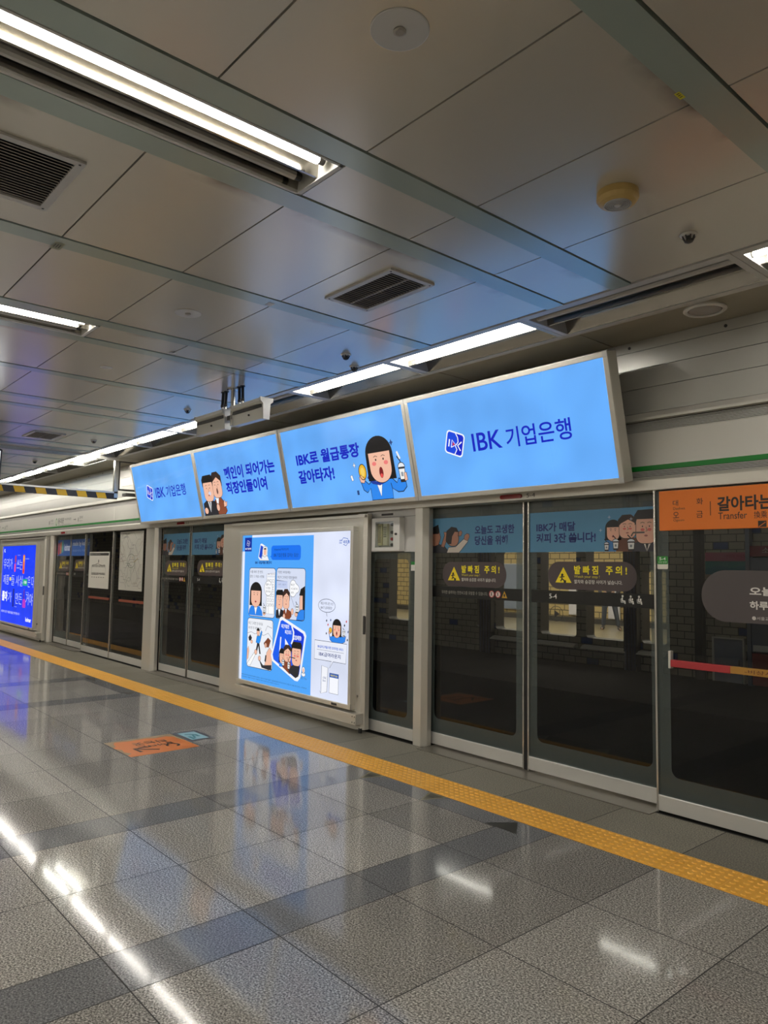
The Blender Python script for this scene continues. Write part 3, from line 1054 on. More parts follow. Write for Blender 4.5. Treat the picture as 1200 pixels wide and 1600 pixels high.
mb.box(-5.172, -5.169, 4.732, 4.736, 1.757, 2.10, M['dark'])
mb.box(-5.50, -5.33, 4.731, 4.736, 2.115, 2.135, M['dark'])
mb.build('access_panel', NP, bevel=0.003)
A = Art(facing(-5.07, 4.7385, 1.58), pr, 0.001)
A.rect(0, 0, 0.065, 0.055, 'e9e7df').rect(0, 0.055, 0.065, 0.085, '2c8a3c')
A.build('position_sticker', NP)
A = Art(facing(-2.58, 4.7135, 1.622), pr, 0.001)
A.poly(rr(0, 0, 0.077, 0.088, 0.008), 'e3dfd2').L(1).poly(rr(0, 0.033, 0.077, 0.088, 0.008), '2f8f34')
A.L(2).text('5-4', 0.016, 0.06, 0.061, 0.080, 'f2f6ee', 0.01).text('신당 방면', 0.008, 0.040, 0.068, 0.054, 'dcebd8', 0.0)
A.build('position_sticker', RP)
# emergency push bar on the right panel
mb = MB()
mb.box(-2.475, -2.083, 4.672, 4.70, 0.978, 1.024, pm('red_bar', (0.42, 0.03, 0.035), 0.4))
mb.box(-2.083, -1.19, 4.672, 4.70, 0.980, 1.024, pm('amber_bar', (0.42, 0.21, 0.03), 0.4))
mb.box(-2.495, -2.475, 4.68, 4.715, 0.965, 1.08, M['alu_light'])
pb = mb.build('push_bar', RP, bevel=0.003)
A = Art(facing(-1.995, 4.672, 0.99), pr, 0.001)
A.text('-비상시 사용-', 0, 0, 0.30, 0.024, '5b2a0e', 0.006)
A.build('bar_lettering', pb)
# brown pill sticker with the slogan
A = Art(facing(-2.275, 4.7135, 1.294), pr, 0.001)
A.poly(rr(0, 0, 0.98, 0.326, 0.160, 12), '4d4646')
A.L(2).text('오늘도', 0.303, 0.172, 0.52, 0.224, 'e2ded8', 0.03).text('하루', 0.303, 0.086, 0.412, 0.138, 'e2ded8', 0.03)
A.ell(0.327, 0.033, 0.012, 0.012, 'cfcac4', n=16).text('서울교통공사', 0.343, 0.023, 0.49, 0.044, 'cfcac4', 0.004)
o = A.build('slogan_sticker', RP)
o['label'] = 'grey brown pill-shaped sticker with white lettering'

# orange transfer sign hung in front of the glass
t = thing('transfer_sign', (-1.9, 4.66, 1.88), 'orange transfer sign with black lettering hung in front of the right glass panel', 'sign')
mb = MB()
mb.box(-2.529, -1.19, 4.652, 4.666, 1.879, 2.146, M['orange_film'])
mb.build('board', t, bevel=0.002)
A = Art(lambda u, v, d: (-2.529 + u * 0.988, 4.652 - d, 1.879 + v * 0.988), pr)
BK = '1d120a'
A.text('대', 0.10, 0.165, 0.137, 0.203, BK, 0.004).text('화', 0.263, 0.165, 0.307, 0.207, BK, 0.004)
A.text('Daehwa', 0.102, 0.138, 0.185, 0.155, '4a2a12', 0.0)
A.text('오', 0.10, 0.083, 0.142, 0.124, BK, 0.004).text('금', 0.261, 0.079, 0.305, 0.122, BK, 0.004)
A.text('Ogeum', 0.102, 0.056, 0.178, 0.076, '4a2a12', 0.0)
A.line([(0.355, 0.090), (0.355, 0.182)], 0.005, BK)
A.build('direction_lettering', t)
A = Art(lambda u, v, d: (-2.529 + u * 0.988, 4.652 - d, 1.879 + v * 0.988), pr)
A.text('갈아타는 곳', 0.40, 0.113, 0.85, 0.208, BK, 0.03)
A.text('Transfer', 0.405, 0.062, 0.585, 0.106, BK, 0.004).text('換乘', 0.627, 0.060, 0.705, 0.104, BK, 0.004)
A.rect(0.65, 0.005, 0.70, 0.044, BK).L(1).line([(0.655, 0.008), (0.695, 0.035)], 0.004, 'e87a1c')
A.build('lettering', t)

# paper maps on the fixed panels
t = thing('wall_map', (-13.12, 4.73, 1.17), 'small white station map sheet with a black header on the left glass panel', 'map')
mb = MB()
mb.box(-13.61, -12.645, 4.728, 4.7335, 1.17, 1.81, pr('d9d6cb'))
mb.build('sheet', t)
A = Art(facing(-13.61, 4.728, 1.17), pr)
A.rect(0.03, 0.575, 0.94, 0.62, '3b3a38').L(1).text('출구안내 및 역주변 안내도', 0.05, 0.585, 0.55, 0.61, 'cfcbbf', 0.0)
A.L(1).line([(0.14, 0.24), (0.15, 0.40), (0.30, 0.41), (0.42, 0.44), (0.60, 0.40), (0.80, 0.40), (0.81, 0.24), (0.55, 0.25), (0.40, 0.24), (0.14, 0.24)], 0.008, '55534e')
A.L(2)
for i in range(16):
    A.rect(0.16 + 0.04 * i, 0.235 + random.uniform(0, 0.01), 0.185 + 0.04 * i, 0.275, '6e6b64')
    A.rect(0.16 + 0.04 * i, 0.37, 0.18 + 0.04 * i, 0.40 + random.uniform(0, 0.02), '6e6b64')
for i in range(6):
    A.rect(0.15 + 0.11 * i, 0.185, 0.21 + 0.11 * i, 0.20, '8c897f')
A.rect(0.455, 0.45, 0.49, 0.50, '3b3a38')
A.build('print', t)
t = thing('wall_map', (-11.7, 4.73, 1.17), 'tall pale grey subway network map on the glass panel beside the post', 'map')
mb = MB()
mb.box(-12.185, -11.235, 4.728, 4.7335, 1.175, 2.135, pr('bdbbb0'))
mb.build('sheet', t)
A = Art(facing(-12.185, 4.728, 1.175), pr)
rng = random.Random(5)
cols = ['77756d', '8a877d', '6f7d6c', '7d7a80', '8b7868']
for i in range(46):
    A.L(i * 0.25)
    x, y = rng.uniform(0.06, 0.88), rng.uniform(0.05, 0.9)
    pts = [(x, y)]
    a = rng.choice((0, PI / 4, PI / 2, 3 * PI / 4, PI))
    for k in range(rng.randint(2, 4)):
        l = rng.uniform(0.06, 0.2)
        x, y = min(0.92, max(0.03, x + l * math.cos(a))), min(0.93, max(0.03, y + l * math.sin(a)))
        pts.append((x, y))
        a += rng.choice((-PI / 4, PI / 4))
    A.line(pts, 0.006, rng.choice(cols))
A.L(13).line(ell(0.5, 0.48, 0.16, 0.11), 0.007, '5e6f5c', True)
A.line([(0.55, 0.55), (0.62, 0.46), (0.78, 0.52)], 0.008, 'a98a3e')
A.text('수도권 전철 노선도', 0.05, 0.905, 0.42, 0.935, '6a675f', 0.0)
A.build('print', t)
# red/brown emergency bars on the two left fixed panels
# (seen at hip height through the reflections)
for x0, x1, nm in ((-13.53, -12.55, 'a'), (-12.10, -11.10, 'b')):
    for o in [q for q in C.objects if q.name.startswith('fixed_screen_panel') and abs(q.location.x - (x0 + x1) / 2) < 0.4]:
        mb = MB()
        mb.box(x0, x1, 4.71, 4.73, 0.985, 1.022, pm('faded_red_bar', (0.25, 0.06, 0.03), 0.4))
        mb.build('push_bar', o)

# door indicators in the header
for x, nm, lab in ((-3.825, '5-4', 'red door lamp in the header above the doors beside the orange sign'), (-9.83, '5-3', 'red door lamp in the header left of the comic poster'),
                   (-14.98, '5-2', 'far red door lamp above the doors by the royal blue poster')):
    t = thing('door_indicator', (x, 4.68, 2.19), lab, 'indicator lamp')
    vs = rr(x - 0.11, 2.178, x + 0.11, 2.212, 0.016)
    mb = MB()
    mb.add([(u, 4.68, v) for u, v in vs] + [(u, 4.668, v) for u, v in vs], [tuple(range(len(vs), 2 * len(vs)))] + [(i, (i + 1) % len(vs), len(vs) + (i + 1) % len(vs), len(vs) + i) for i in range(len(vs))], M['red'])
    mb.build('red_lens', t)
    A = Art(facing(x + 0.155, 4.68, 2.178), pr, 0.0008)
    A.text(nm, 0, 0.0, 0.085, 0.034, '3c3a35', 0.0)
    A.build('door_number', t)

# metal sills in front of the doors
for x0, x1, lab in ((-4.84, -2.61, 'dark metal sill below the sliding doors beside the orange sign'), (-10.72, -8.5, 'dark metal sill below the sliding doors left of the comic poster'),
                    (-15.75, -13.86, 'far metal sill below the sliding doors by the royal blue poster')):
    mb = MB()
    mb.box(x0, x1, 4.62, 4.90, 0.0, 0.006, pm('door_sill_steel', (0.16, 0.145, 0.12), 0.4, metal=0.5))
    tag(mb.build('door_sill', loc=((x0 + x1) / 2, 4.7, 0)), lab, 'sill')

# ------------------------------------------------------------------ poster cabinets with backlit advertisements
def cabinet(x0, x1, fx0, fx1, label, face):
    t = thing('poster_lightbox', ((x0 + x1) / 2, 4.7, 0), label, 'advertising lightbox')
    mb = MB()
    mb.box(x0, x1 - 0.12, 4.625, 4.692, 0.015, 2.13, M['alu'])
    mb.build('cabinet', t, bevel=0.006)
    mb = MB()
    mb.prism([(x1 - 0.118, 4.612), (x1 - 0.03, 4.612), (x1, 4.64), (x1, 4.692), (x1 - 0.118, 4.692)], 'z', 0.03, 2.135, M['alu'])
    mb.box(x1 - 0.05, x1 - 0.012, 4.605, 4.62, 0.0, 0.045, M['black'])
    e = mb.build('end_post', t)
    mb = MB()
    vs = rr(x1 - 0.028, 0.95, x1 + 0.004, 1.13, 0.014)
    mb.add([(u, 4.64 - 0.01 - 0.9 * (u - x1 + 0.03) * -0.0, v) for u, v in vs] + [(u, 4.618, v) for u, v in vs], [tuple(range(len(vs), 2 * len(vs)))] + [(i, (i + 1) % len(vs), len(vs) + (i + 1) % len(vs), len(vs) + i) for i in range(len(vs))], M['dark'])
    mb.build('lock_plate', e)
    mb = MB()
    mb.box(x0 + 0.25, x1 - 0.003, 4.60, 4.66, 2.10, 2.128, M['alu'])
    mb.build('top_rail', t)
    # front frame
    mb = MB()
    a, b, c, d = fx0, fx1, 0.26, 1.967
    F = 0.045
    for q in ((a - F, b + F, d, d + F), (a - F, b + F, c - F, c), (a - F, a, c, d), (b, b + F, c, d)):
        mb.box(q[0], q[1], 4.545, 4.625, q[2], q[3], M['alu_light'])
    mb.box(b + F - 0.03, b + F + 0.0, 4.543, 4.56, c - F, c - F + 0.06, M['alu'])
    mb.box(b - 0.26, b - 0.17, 4.541, 4.56, c - 0.036, c - 0.012, M['dark'])
    mb.build('frame', t, bevel=0.005)
    mb = MB()
    mb.box(a - F, x1 - 0.005, 4.53, 4.625, 0.085, 0.19, M['alu'])
    for xx in (x1 - 0.055, x1 - 0.02):
        for z in (0.11, 0.165):
            mb.tube((xx, 4.532, z), (xx, 4.526, z), 0.006, M['dark'], 8)
    mb.build('bottom_ledge', t, bevel=0.004)
    mb = MB()
    mb.tube((b + F + 0.03, 4.63, 0.345), (b + F + 0.03, 4.612, 0.345), 0.014, M['dark'], 14)
    mb.build('key_lock', t)
    mb = MB()
    mb.box(a, b, 4.562, 4.60, c, d, face)
    mb.build('lit_panel', t)
    return t, facing(a, 4.562, c)
PC, fn = cabinet(-8.475, -5.60, -7.87, -5.755, 'poster cabinet with a backlit blue and white comic strip advertisement', M['sign_white'])
A = Art(fn, em)
SKY = '4ea6fb'
A.rect(0.05, 0.0, 1.47, 1.68, SKY).rect(0.0, 1.515, 0.21, 1.707, SKY)
A.L(2).rect(0.045, 1.515, 0.205, 1.68, '0d2f9c')
A.L(3)
bank_mark(A, 0.085, 1.572, 0.165, 1.65, 'dfe8ff', '0d2f9c', '0d2f9c')
A.L(3).text('IBK기업은행', 0.058, 1.535, 0.192, 1.558, 'f2f5ff', 0.02)
# header mark and speech bubble
A.L(2).poly([(0.36, 1.44), (0.40, 1.60), (0.43, 1.605), (0.55, 1.56), (0.56, 1.53), (0.55, 1.41), (0.40, 1.41)], 'f4f6fb')
A.L(3).poly([(0.375, 1.45), (0.408, 1.585), (0.46, 1.57), (0.44, 1.42)], '1247d0')
A.L(3).out([(0.40, 1.407), (0.43, 1.46), (0.56, 1.46), (0.595, 1.407)], 'f2f4f8', 0.004)
A.L(4).out(ell(0.50, 1.51, 0.05, 0.062), 'f2f4f8', 0.004)
A.L(5).ell(0.505, 1.507, 0.03, 0.042, SKIN)
A.L(6).poly(ell(0.505, 1.535, 0.026, 0.018, a0=0, a1=PI), '1c1a1b')
A.L(5).text('IBK 내일채움 통장지', 0.293, 1.366, 0.653, 1.400, '10306f', 0.03)
A.L(2).poly(rr(0.64, 1.414, 1.236, 1.578, 0.04), '0f73f2').poly([(0.605, 1.448), (0.66, 1.47), (0.66, 1.445)], '0f73f2')
A.L(3).text('Adaptive(직장인)의', 0.70, 1.518, 0.99, 1.546, '0b2a6a', 0.0).text('IBK기업은행을 접하는 일상!', 0.694, 1.448, 1.19, 1.492, '0b2a6a', 0.0)
def panel(x0, y0, x1, y1, col):
    A.L(2).poly(rr(x0, y0, x1, y1, 0.045), '1a2c4c')
    A.L(3).poly(rr(x0 + 0.006, y0 + 0.006, x1 - 0.006, y1 - 0.006, 0.04), col)
panel(0.168, 0.752, 0.745, 1.322, 'dfe6f7')
panel(0.762, 0.757, 1.335, 1.326, 'd7dff4')
panel(0.160, 0.160, 0.722, 0.733, 'eef1f8')
# first frame: woman before an office tower
A.L(4).text('서울 에이 한 번도', 0.19, 1.258, 0.475, 1.29, '3a3f4c', 0.0).text('없던 그 마음 사연을', 0.19, 1.205, 0.50, 1.236, '3a3f4c', 0.0)
A.L(4).out([(0.56, 0.80), (0.56, 1.25), (0.735, 1.27), (0.735, 0.80)], 'f6f8fc', 0.004)
A.L(5).rect(0.575, 1.215, 0.73, 1.235, 'dde3ef').text('IBK기업은행', 0.585, 1.243, 0.72, 1.262, '4a3f6c', 0.0)
for r in range(6):
    for c in range(3):
        A.line(rr(0.575 + 0.052 * c, 1.16 - 0.055 * r, 0.612 + 0.052 * c, 1.19 - 0.055 * r, 0.004, 2), 0.003, '5a6070', True)
A.out([(0.615, 0.80), (0.615, 0.90), (0.72, 0.90), (0.72, 0.80)], 'ffffff', 0.003)
A.L(7).out(ell(0.60, 1.09, 0.085, 0.085), 'fbfcff', 0.004)
A.L(8)
for i, s in enumerate(('잘나', '시고있는', '중이야요')):
    A.text(s, 0.545, 1.12 - 0.04 * i, 0.65, 1.145 - 0.04 * i, '30343c', 0.0)
A.L(6)
bob(A, 0.20, 0.862, 0.462, 1.155, '2a86ee', 'closed', False, 0.006)
A.L(6).poly([(0.175, 0.765), (0.19, 0.83), (0.235, 0.875), (0.42, 0.875), (0.475, 0.82), (0.49, 0.765)], '2a86ee')
A.L(7).out([(0.30, 0.868), (0.335, 0.772), (0.37, 0.868)], 'f6f8fc', 0.004)
A.L(8)
cup(A, 0.495, 0.80, 0.555, 0.905, 0.004)
A.out(ell(0.525, 0.80, 0.03, 0.022, n=12), SKIN, 0.003)
# second frame: two tired colleagues and the woman
A.L(4).text('직장인 여러분께는', 0.79, 1.262, 1.05, 1.292, '3a3f4c', 0.0).text('퇴근이 그리워진 직장인들에게', 0.79, 1.205, 1.17, 1.236, '3a3f4c', 0.0)
A.L(4).rect(0.77, 1.10, 0.99, 1.18, 'c3cff0').line([(0.77, 1.185), (0.99, 1.172)], 0.01, '6b7286').text('사무 가동기', 0.80, 1.13, 0.96, 1.15, '505a72', 0.0)
A.L(5).out([(1.04, 1.12)] + ell(1.10, 1.145, 0.055, 0.05, n=10, a0=PI * 0.9, a1=0.1 * PI) + ell(1.17, 1.10, 0.05, 0.045, n=10, a0=PI * 0.4, a1=-PI * 0.5) + ell(1.10, 1.06, 0.06, 0.05, n=10, a0=-0.2 * PI, a1=-0.95 * PI), 'fbfcff', 0.004)
A.L(6).text('퇴근', 1.06, 1.13, 1.13, 1.155, '30343c', 0.0).text('사고싶다사', 1.06, 1.088, 1.19, 1.112, '30343c', 0.0).text('사연이..', 1.06, 1.045, 1.13, 1.068, '30343c', 0.0)
A.L(8)
man(A, 0.775, 0.865, 0.905, 1.075, '171514', '24242a', False, False, 0.005)
A.L(7).poly([(0.77, 0.765), (0.775, 0.85), (0.84, 0.875), (0.93, 0.85), (0.94, 0.765)], '26262c')
A.L(7.5).poly([(0.815, 0.87), (0.84, 0.79), (0.865, 0.87)], 'f4f6fb')
A.L(13)
man(A, 0.915, 0.875, 1.04, 1.085, '3a261f', '86452a', True, False, 0.005)
A.L(12).poly([(0.91, 0.765), (0.93, 0.86), (0.98, 0.885), (1.07, 0.85), (1.09, 0.80), (1.05, 0.765)], '86452a')
A.L(12.5).poly([(0.955, 0.88), (0.975, 0.82), (0.995, 0.88)], 'f4f6fb')
A.L(13).out(ell(1.10, 0.85, 0.025, 0.035, n=12), SKIN, 0.004).out(ell(0.94, 0.79, 0.025, 0.03, n=12), SKIN, 0.004)
A.L(6).line([(1.06, 1.02), (1.10, 0.96), (1.14, 0.90)], 0.006, '8c93a6')
A.L(7).out([(1.235, 0.865), (1.235, 1.0), (1.26, 1.07), (1.33, 1.09), (1.33, 0.85)], SKIN, 0.005)
A.L(8).poly([(1.225, 1.03), (1.25, 1.10), (1.33, 1.135), (1.33, 0.88), (1.295, 0.88), (1.29, 1.03)], '171514')
A.L(8).out([(1.18, 0.765), (1.20, 0.83), (1.26, 0.88), (1.33, 0.88), (1.33, 0.775), (1.28, 0.764)], '2a86ee', 0.005)
A.L(9)
cup(A, 1.155, 0.84, 1.225, 0.95, 0.004)
A.out(ell(1.175, 0.825, 0.03, 0.025, n=12), SKIN, 0.003)
# third frame: crowd of raised hands around a cheering worker
A.L(4).text('퇴근 그리면 안 되지요', 0.185, 0.655, 0.50, 0.69, '3a3f4c', 0.0).text('세 번 더 어떤가요!', 0.185, 0.60, 0.47, 0.635, '3a3f4c', 0.0)
A.L(4).line([(0.17, 0.55), (0.25, 0.57), (0.33, 0.55), (0.42, 0.575), (0.52, 0.545), (0.62, 0.58), (0.71, 0.52)], 0.004, '4a4f5c')
A.line([(0.56, 0.60), (0.60, 0.66), (0.70, 0.64), (0.70, 0.70)], 0.005, '4a4f5c')
A.L(5).out([(0.36, 0.34), (0.395, 0.47), (0.43, 0.47), (0.47, 0.33), (0.445, 0.33), (0.415, 0.42), (0.385, 0.335)], '2c2c32', 0.004)
A.L(6).out([(0.36, 0.455), (0.38, 0.53), (0.44, 0.535), (0.475, 0.60), (0.495, 0.585), (0.455, 0.47), (0.43, 0.445)], '2490f0', 0.004)
A.L(7).out(ell(0.405, 0.575, 0.03, 0.04, n=14), SKIN, 0.004)
A.L(8).poly(ell(0.405, 0.59, 0.034, 0.034, n=12, a0=0, a1=PI), '171514')
A.L(5).poly([(0.19, 0.50), (0.23, 0.54), (0.27, 0.50), (0.25, 0.47), (0.21, 0.46)], '26262c').out(ell(0.265, 0.455, 0.025, 0.02, n=12), SKIN, 0.003)
A.poly([(0.53, 0.46), (0.62, 0.53), (0.68, 0.50), (0.64, 0.42), (0.56, 0.42)], '7d4228').out(ell(0.575, 0.44, 0.025, 0.03, n=12), SKIN, 0.003)
A.L(9).out([(0.165, 0.23), (0.17, 0.36), (0.20, 0.40), (0.215, 0.35), (0.20, 0.26)], SKIN, 0.004)
A.out([(0.17, 0.19), (0.33, 0.335), (0.36, 0.315), (0.25, 0.18)], 'fbfbfb', 0.004).out(ell(0.365, 0.345, 0.03, 0.03, n=12), SKIN, 0.004)
A.out([(0.56, 0.20), (0.60, 0.36), (0.66, 0.42), (0.71, 0.38), (0.71, 0.22)], SKIN, 0.004)
A.L(10).poly([(0.44, 0.27), (0.53, 0.21), (0.71, 0.23), (0.71, 0.175), (0.65, 0.168), (0.50, 0.18)], '2c2c32').out(ell(0.45, 0.28, 0.028, 0.03, n=12), SKIN, 0.004)
A.poly([(0.56, 0.26), (0.575, 0.33), (0.60, 0.33), (0.59, 0.25)], '2c2c32')
# big tile of the bank's mark with the three colleagues
big = [(0.86, 0.77), (0.90, 0.785), (1.35, 0.65), (1.378, 0.61), (1.285, 0.16), (1.235, 0.115), (1.18, 0.115), (0.72, 0.28), (0.695, 0.34)]
A.L(14).poly(big, 'f4f6fb')
cx0, cy0 = 1.04, 0.45
A.L(15).poly([(cx0 + (x - cx0) * 0.9, cy0 + (y - cy0) * 0.89) for x, y in big], '0f5cf0')
A.L(16).poly([(1.13, 0.68), (1.31, 0.625), (1.335, 0.595), (1.25, 0.19), (1.13, 0.40)], '0a39d8')
A.L(17).line([(1.10, 0.695), (1.14, 0.63), (1.13, 0.55), (1.10, 0.50)], 0.025, 'f4f6fb').line([(0.87, 0.34), (0.89, 0.56)], 0.022, 'f4f6fb').poly([(0.98, 0.43), (0.975, 0.55), (1.08, 0.46)], 'f4f6fb')
A.L(18).text('퇴근이없던', 0.895, 0.66, 1.05, 0.705, 'f2f5ff', 0.03).text('퇴근모드', 0.97, 0.60, 1.10, 0.645, 'f2f5ff', 0.03).text('졸업예정!', 1.13, 0.55, 1.29, 0.60, 'f2f5ff', 0.03)
A.L(20)
bob(A, 0.865, 0.27, 0.985, 0.44, '2a86ee', 'closed', False, 0.005)
A.L(19).rect(0.87, 0.235, 0.96, 0.30, '2a86ee')
A.L(26)
man(A, 0.965, 0.30, 1.105, 0.48, '3a261f', '86452a', True, False, 0.005, True)
A.L(25).poly([(0.94, 0.235), (0.95, 0.30), (1.10, 0.31), (1.13, 0.19), (1.08, 0.175)], '86452a')
A.L(32)
man(A, 1.125, 0.275, 1.295, 0.525, '171514', '26262c', False, False, 0.006, True)
A.L(31).poly([(1.06, 0.20), (1.12, 0.27), (1.22, 0.30), (1.275, 0.27), (1.255, 0.17), (1.20, 0.145)], '26262c')
A.L(38)
cup(A, 0.93, 0.245, 0.985, 0.335, 0.004)
cup(A, 1.04, 0.22, 1.095, 0.32, 0.004)
A.line([(1.06, 0.32), (1.08, 0.36), (1.19, 0.355)], 0.01, '333333')
A.L(4).out(ell(1.335, 0.245, 0.028, 0.036, n=16), 'f4f6fb', 0.004).out(ell(1.335, 0.20, 0.036, 0.024, n=14), 'f4f6fb', 0.004)
A.L(5).ell(1.335, 0.243, 0.016, 0.022, SKIN, n=12)
A.L(3).text('퇴근 × 가는', 1.28, 0.148, 1.40, 0.168, '14356f', 0.0)
A.text('*통장 급여이체 실적에 따라 혜택이 달라질 수 있으며 자세한 내용은 기업은행 홈페이지를 참고하시기 바랍니다 상품 관련 문의는 고객센터로', 0.05, 0.052, 1.40, 0.068, '234a86', 0.0)
A.text('*본 홍보물은 이벤트 기간 동안 적용되며 당행 사정에 따라 변경될 수 있습니다', 0.05, 0.028, 0.875, 0.042, '234a86', 0.0)
A.build('comic_print', PC)
A = Art(fn, em)
A.L(2).line([(1.95, 1.61), (1.985, 1.64), (2.055, 1.63), (2.07, 1.60)], 0.006, '2a5fc0').line([(1.985, 1.575), (2.03, 1.558), (2.055, 1.585)], 0.006, '2a5fc0')
A.text('금융의', 1.915, 1.603, 1.965, 1.622, '2a5fc0', 0.02).text('미래', 1.915, 1.578, 1.955, 1.597, '2a5fc0', 0.02).text('새로움', 1.975, 1.582, 2.088, 1.615, '2a5fc0', 0.02)
A.line(ell(1.725, 0.945, 0.145, 0.068, n=28), 0.005, '3f4654', True).line([(1.72, 0.878), (1.735, 0.835)], 0.005, '3f4654')
A.text('매달 커피 3잔 쏘는', 1.62, 0.952, 1.84, 0.982, '3a3f4c', 0.0).text('IBK가 급여통장?', 1.62, 0.908, 1.82, 0.938, '3a3f4c', 0.0)
A.L(3)
A.build('service_lettering', PC)
A = Art(fn, em)
A.L(3)
bob(A, 1.83, 0.63, 1.98, 0.82, '2a86ee', 'open', False, 0.004)
A.L(2).out([(1.775, 0.665), (1.79, 0.605), (1.85, 0.57), (1.99, 0.58), (2.04, 0.60), (2.055, 0.66), (2.02, 0.645), (1.97, 0.655), (1.84, 0.65), (1.80, 0.63)], '2a86ee', 0.004)
A.L(9).out(ell(1.80, 0.70, 0.026, 0.028, n=16), 'edb52c', 0.004).out(ell(1.785, 0.675, 0.018, 0.016, n=10), SKIN, 0.003)
cup(A, 2.0, 0.655, 2.05, 0.73, 0.003)
for x, y, c in ((1.755, 0.75, 'd0443a'), (1.80, 0.80, '35508c'), (2.06, 0.80, 'd0443a'), (1.73, 0.79, '222222'), (2.09, 0.70, '35508c'), (1.73, 0.66, '222222'), (2.08, 0.62, '222222'), (2.03, 0.76, '222222')):
    A.L(4).poly([(x - 0.012, y), (x, y + 0.018), (x + 0.01, y + 0.004), (x, y - 0.012)], c)
A.build('illustration', PC)
A = Art(fn, em)
A.L(10).out([(1.532, 0.582), (2.075, 0.582), (2.064, 0.387), (1.855, 0.387), (1.797, 0.316), (1.828, 0.387), (1.531, 0.386)], 'e9edfa', 0.005, '3f4654')
A.L(11).text('IBK급여고객을 위한 프리미엄 서비스', 1.585, 0.507, 2.023, 0.536, '1f5fd0', 0.02).line([(1.575, 0.488), (2.03, 0.488)], 0.003, '555b69')
A.text('IBK급여라운지', 1.612, 0.425, 1.978, 0.468, '14357f', 0.014)
A.L(2).out([(1.66, 0.33), (1.768, 0.318), (1.758, 0.075), (1.653, 0.045)], 'f3f5fc', 0.005, '3f4654').line([(1.757, 0.32), (1.748, 0.073)], 0.003, '3f4654')
A.poly([(1.62, 0.075), (1.653, 0.06), (1.653, 0.045)], 'b9c0d2')
A.L(3).text('i-ONE', 1.68, 0.20, 1.74, 0.222, '35508c', 0.0).text('Bank', 1.685, 0.172, 1.735, 0.192, '35508c', 0.0)
A.L(2).out([(1.798, 0.27), (1.948, 0.27), (1.945, 0.07), (1.794, 0.07)], 'f6f8ff', 0.005, '3f4654').L(3).rect(1.80, 0.228, 1.946, 0.268, '1c57b4').L(4).text('바로가기 GO', 1.815, 0.237, 1.93, 0.259, 'f2e23a', 0.02)
A.build('service_print', PC)

BC, fn = cabinet(-19.45, -15.865, -18.85, -16.25, 'poster cabinet with a backlit royal blue cosmetics advertisement at far left', M['sign_deep'])
A = Art(fn, em)
WH = 'dfe6ff'
A.text('K', 0.10, 1.57, 0.22, 1.65, WH, 0.05)
A.text('우리가', 0.11, 1.19, 0.85, 1.43, WH, -0.012).text('쓰는', 1.20, 1.19, 1.62, 1.41, WH, -0.012)
A.text('제품', 0.14, 0.84, 0.62, 1.06, WH, -0.012).text('들 사실', 0.82, 0.83, 1.70, 1.06, WH, -0.012).text('은 다', 2.10, 0.82, 2.52, 1.06, WH, -0.012)
A.text('콜마', 0.10, 0.46, 0.56, 0.69, 'ffffff', 0.035).text('가', 0.60, 0.45, 0.90, 0.68, WH, -0.012).text('만든', 1.22, 0.44, 1.72, 0.68, WH, -0.012).text('거야', 2.0, 0.45, 2.50, 0.70, WH, -0.012)
A.L(3).text('ATOM', 1.80, 0.89, 1.99, 0.95, 'eafff6', 0.03)
for shapes in (((1.03, 1.33, 1.14, 1.50, 0.05, 'b43a5c'), (1.0, 1.13, 1.12, 1.32, 0.05, 'ef4f92')),
               ((1.66, 1.10, 1.80, 1.51, 0.04, 'f0703a'), (1.68, 1.36, 1.78, 1.49, 0.03, 'f2b23a'), (1.68, 1.12, 1.78, 1.2, 0.03, 'd8263a')),
               ((0.66, 0.93, 0.80, 1.01, 0.03, 'e9dc6a'),), ((1.72, 0.85, 2.06, 0.99, 0.02, '20b08c'),), ((0.98, 0.36, 1.11, 0.76, 0.03, '0d1f9c'),),
               ((1.82, 0.40, 1.90, 0.77, 0.03, '5a1fa8'), (1.78, 0.38, 2.0, 0.56, 0.03, 'b832c8'))):
    Q = Art(fn, em)
    for i, q in enumerate(shapes):
        Q.L(1 + i * 0.5).rrect(*q)
    Q.build('product_picture', BC)
A.L(2)
for x, y, l in ((1.24, 1.49, 0.2), (1.85, 1.41, 0.26), (1.9, 1.0, 0.24), (1.98, 0.70, 0.22), (1.16, 0.36, 0.2)):
    A.text('made by kolmar', x, y, x + l, y + 0.022, WH, 0.0)
A.text('세상의 모든 아름다움을 연구합니다', 0.10, 0.20, 1.60, 0.255, WH, 0.0)
A.text('kolmar', 2.06, 0.10, 2.46, 0.19, 'ffffff', 0.03)
A.build('lettering', BC)

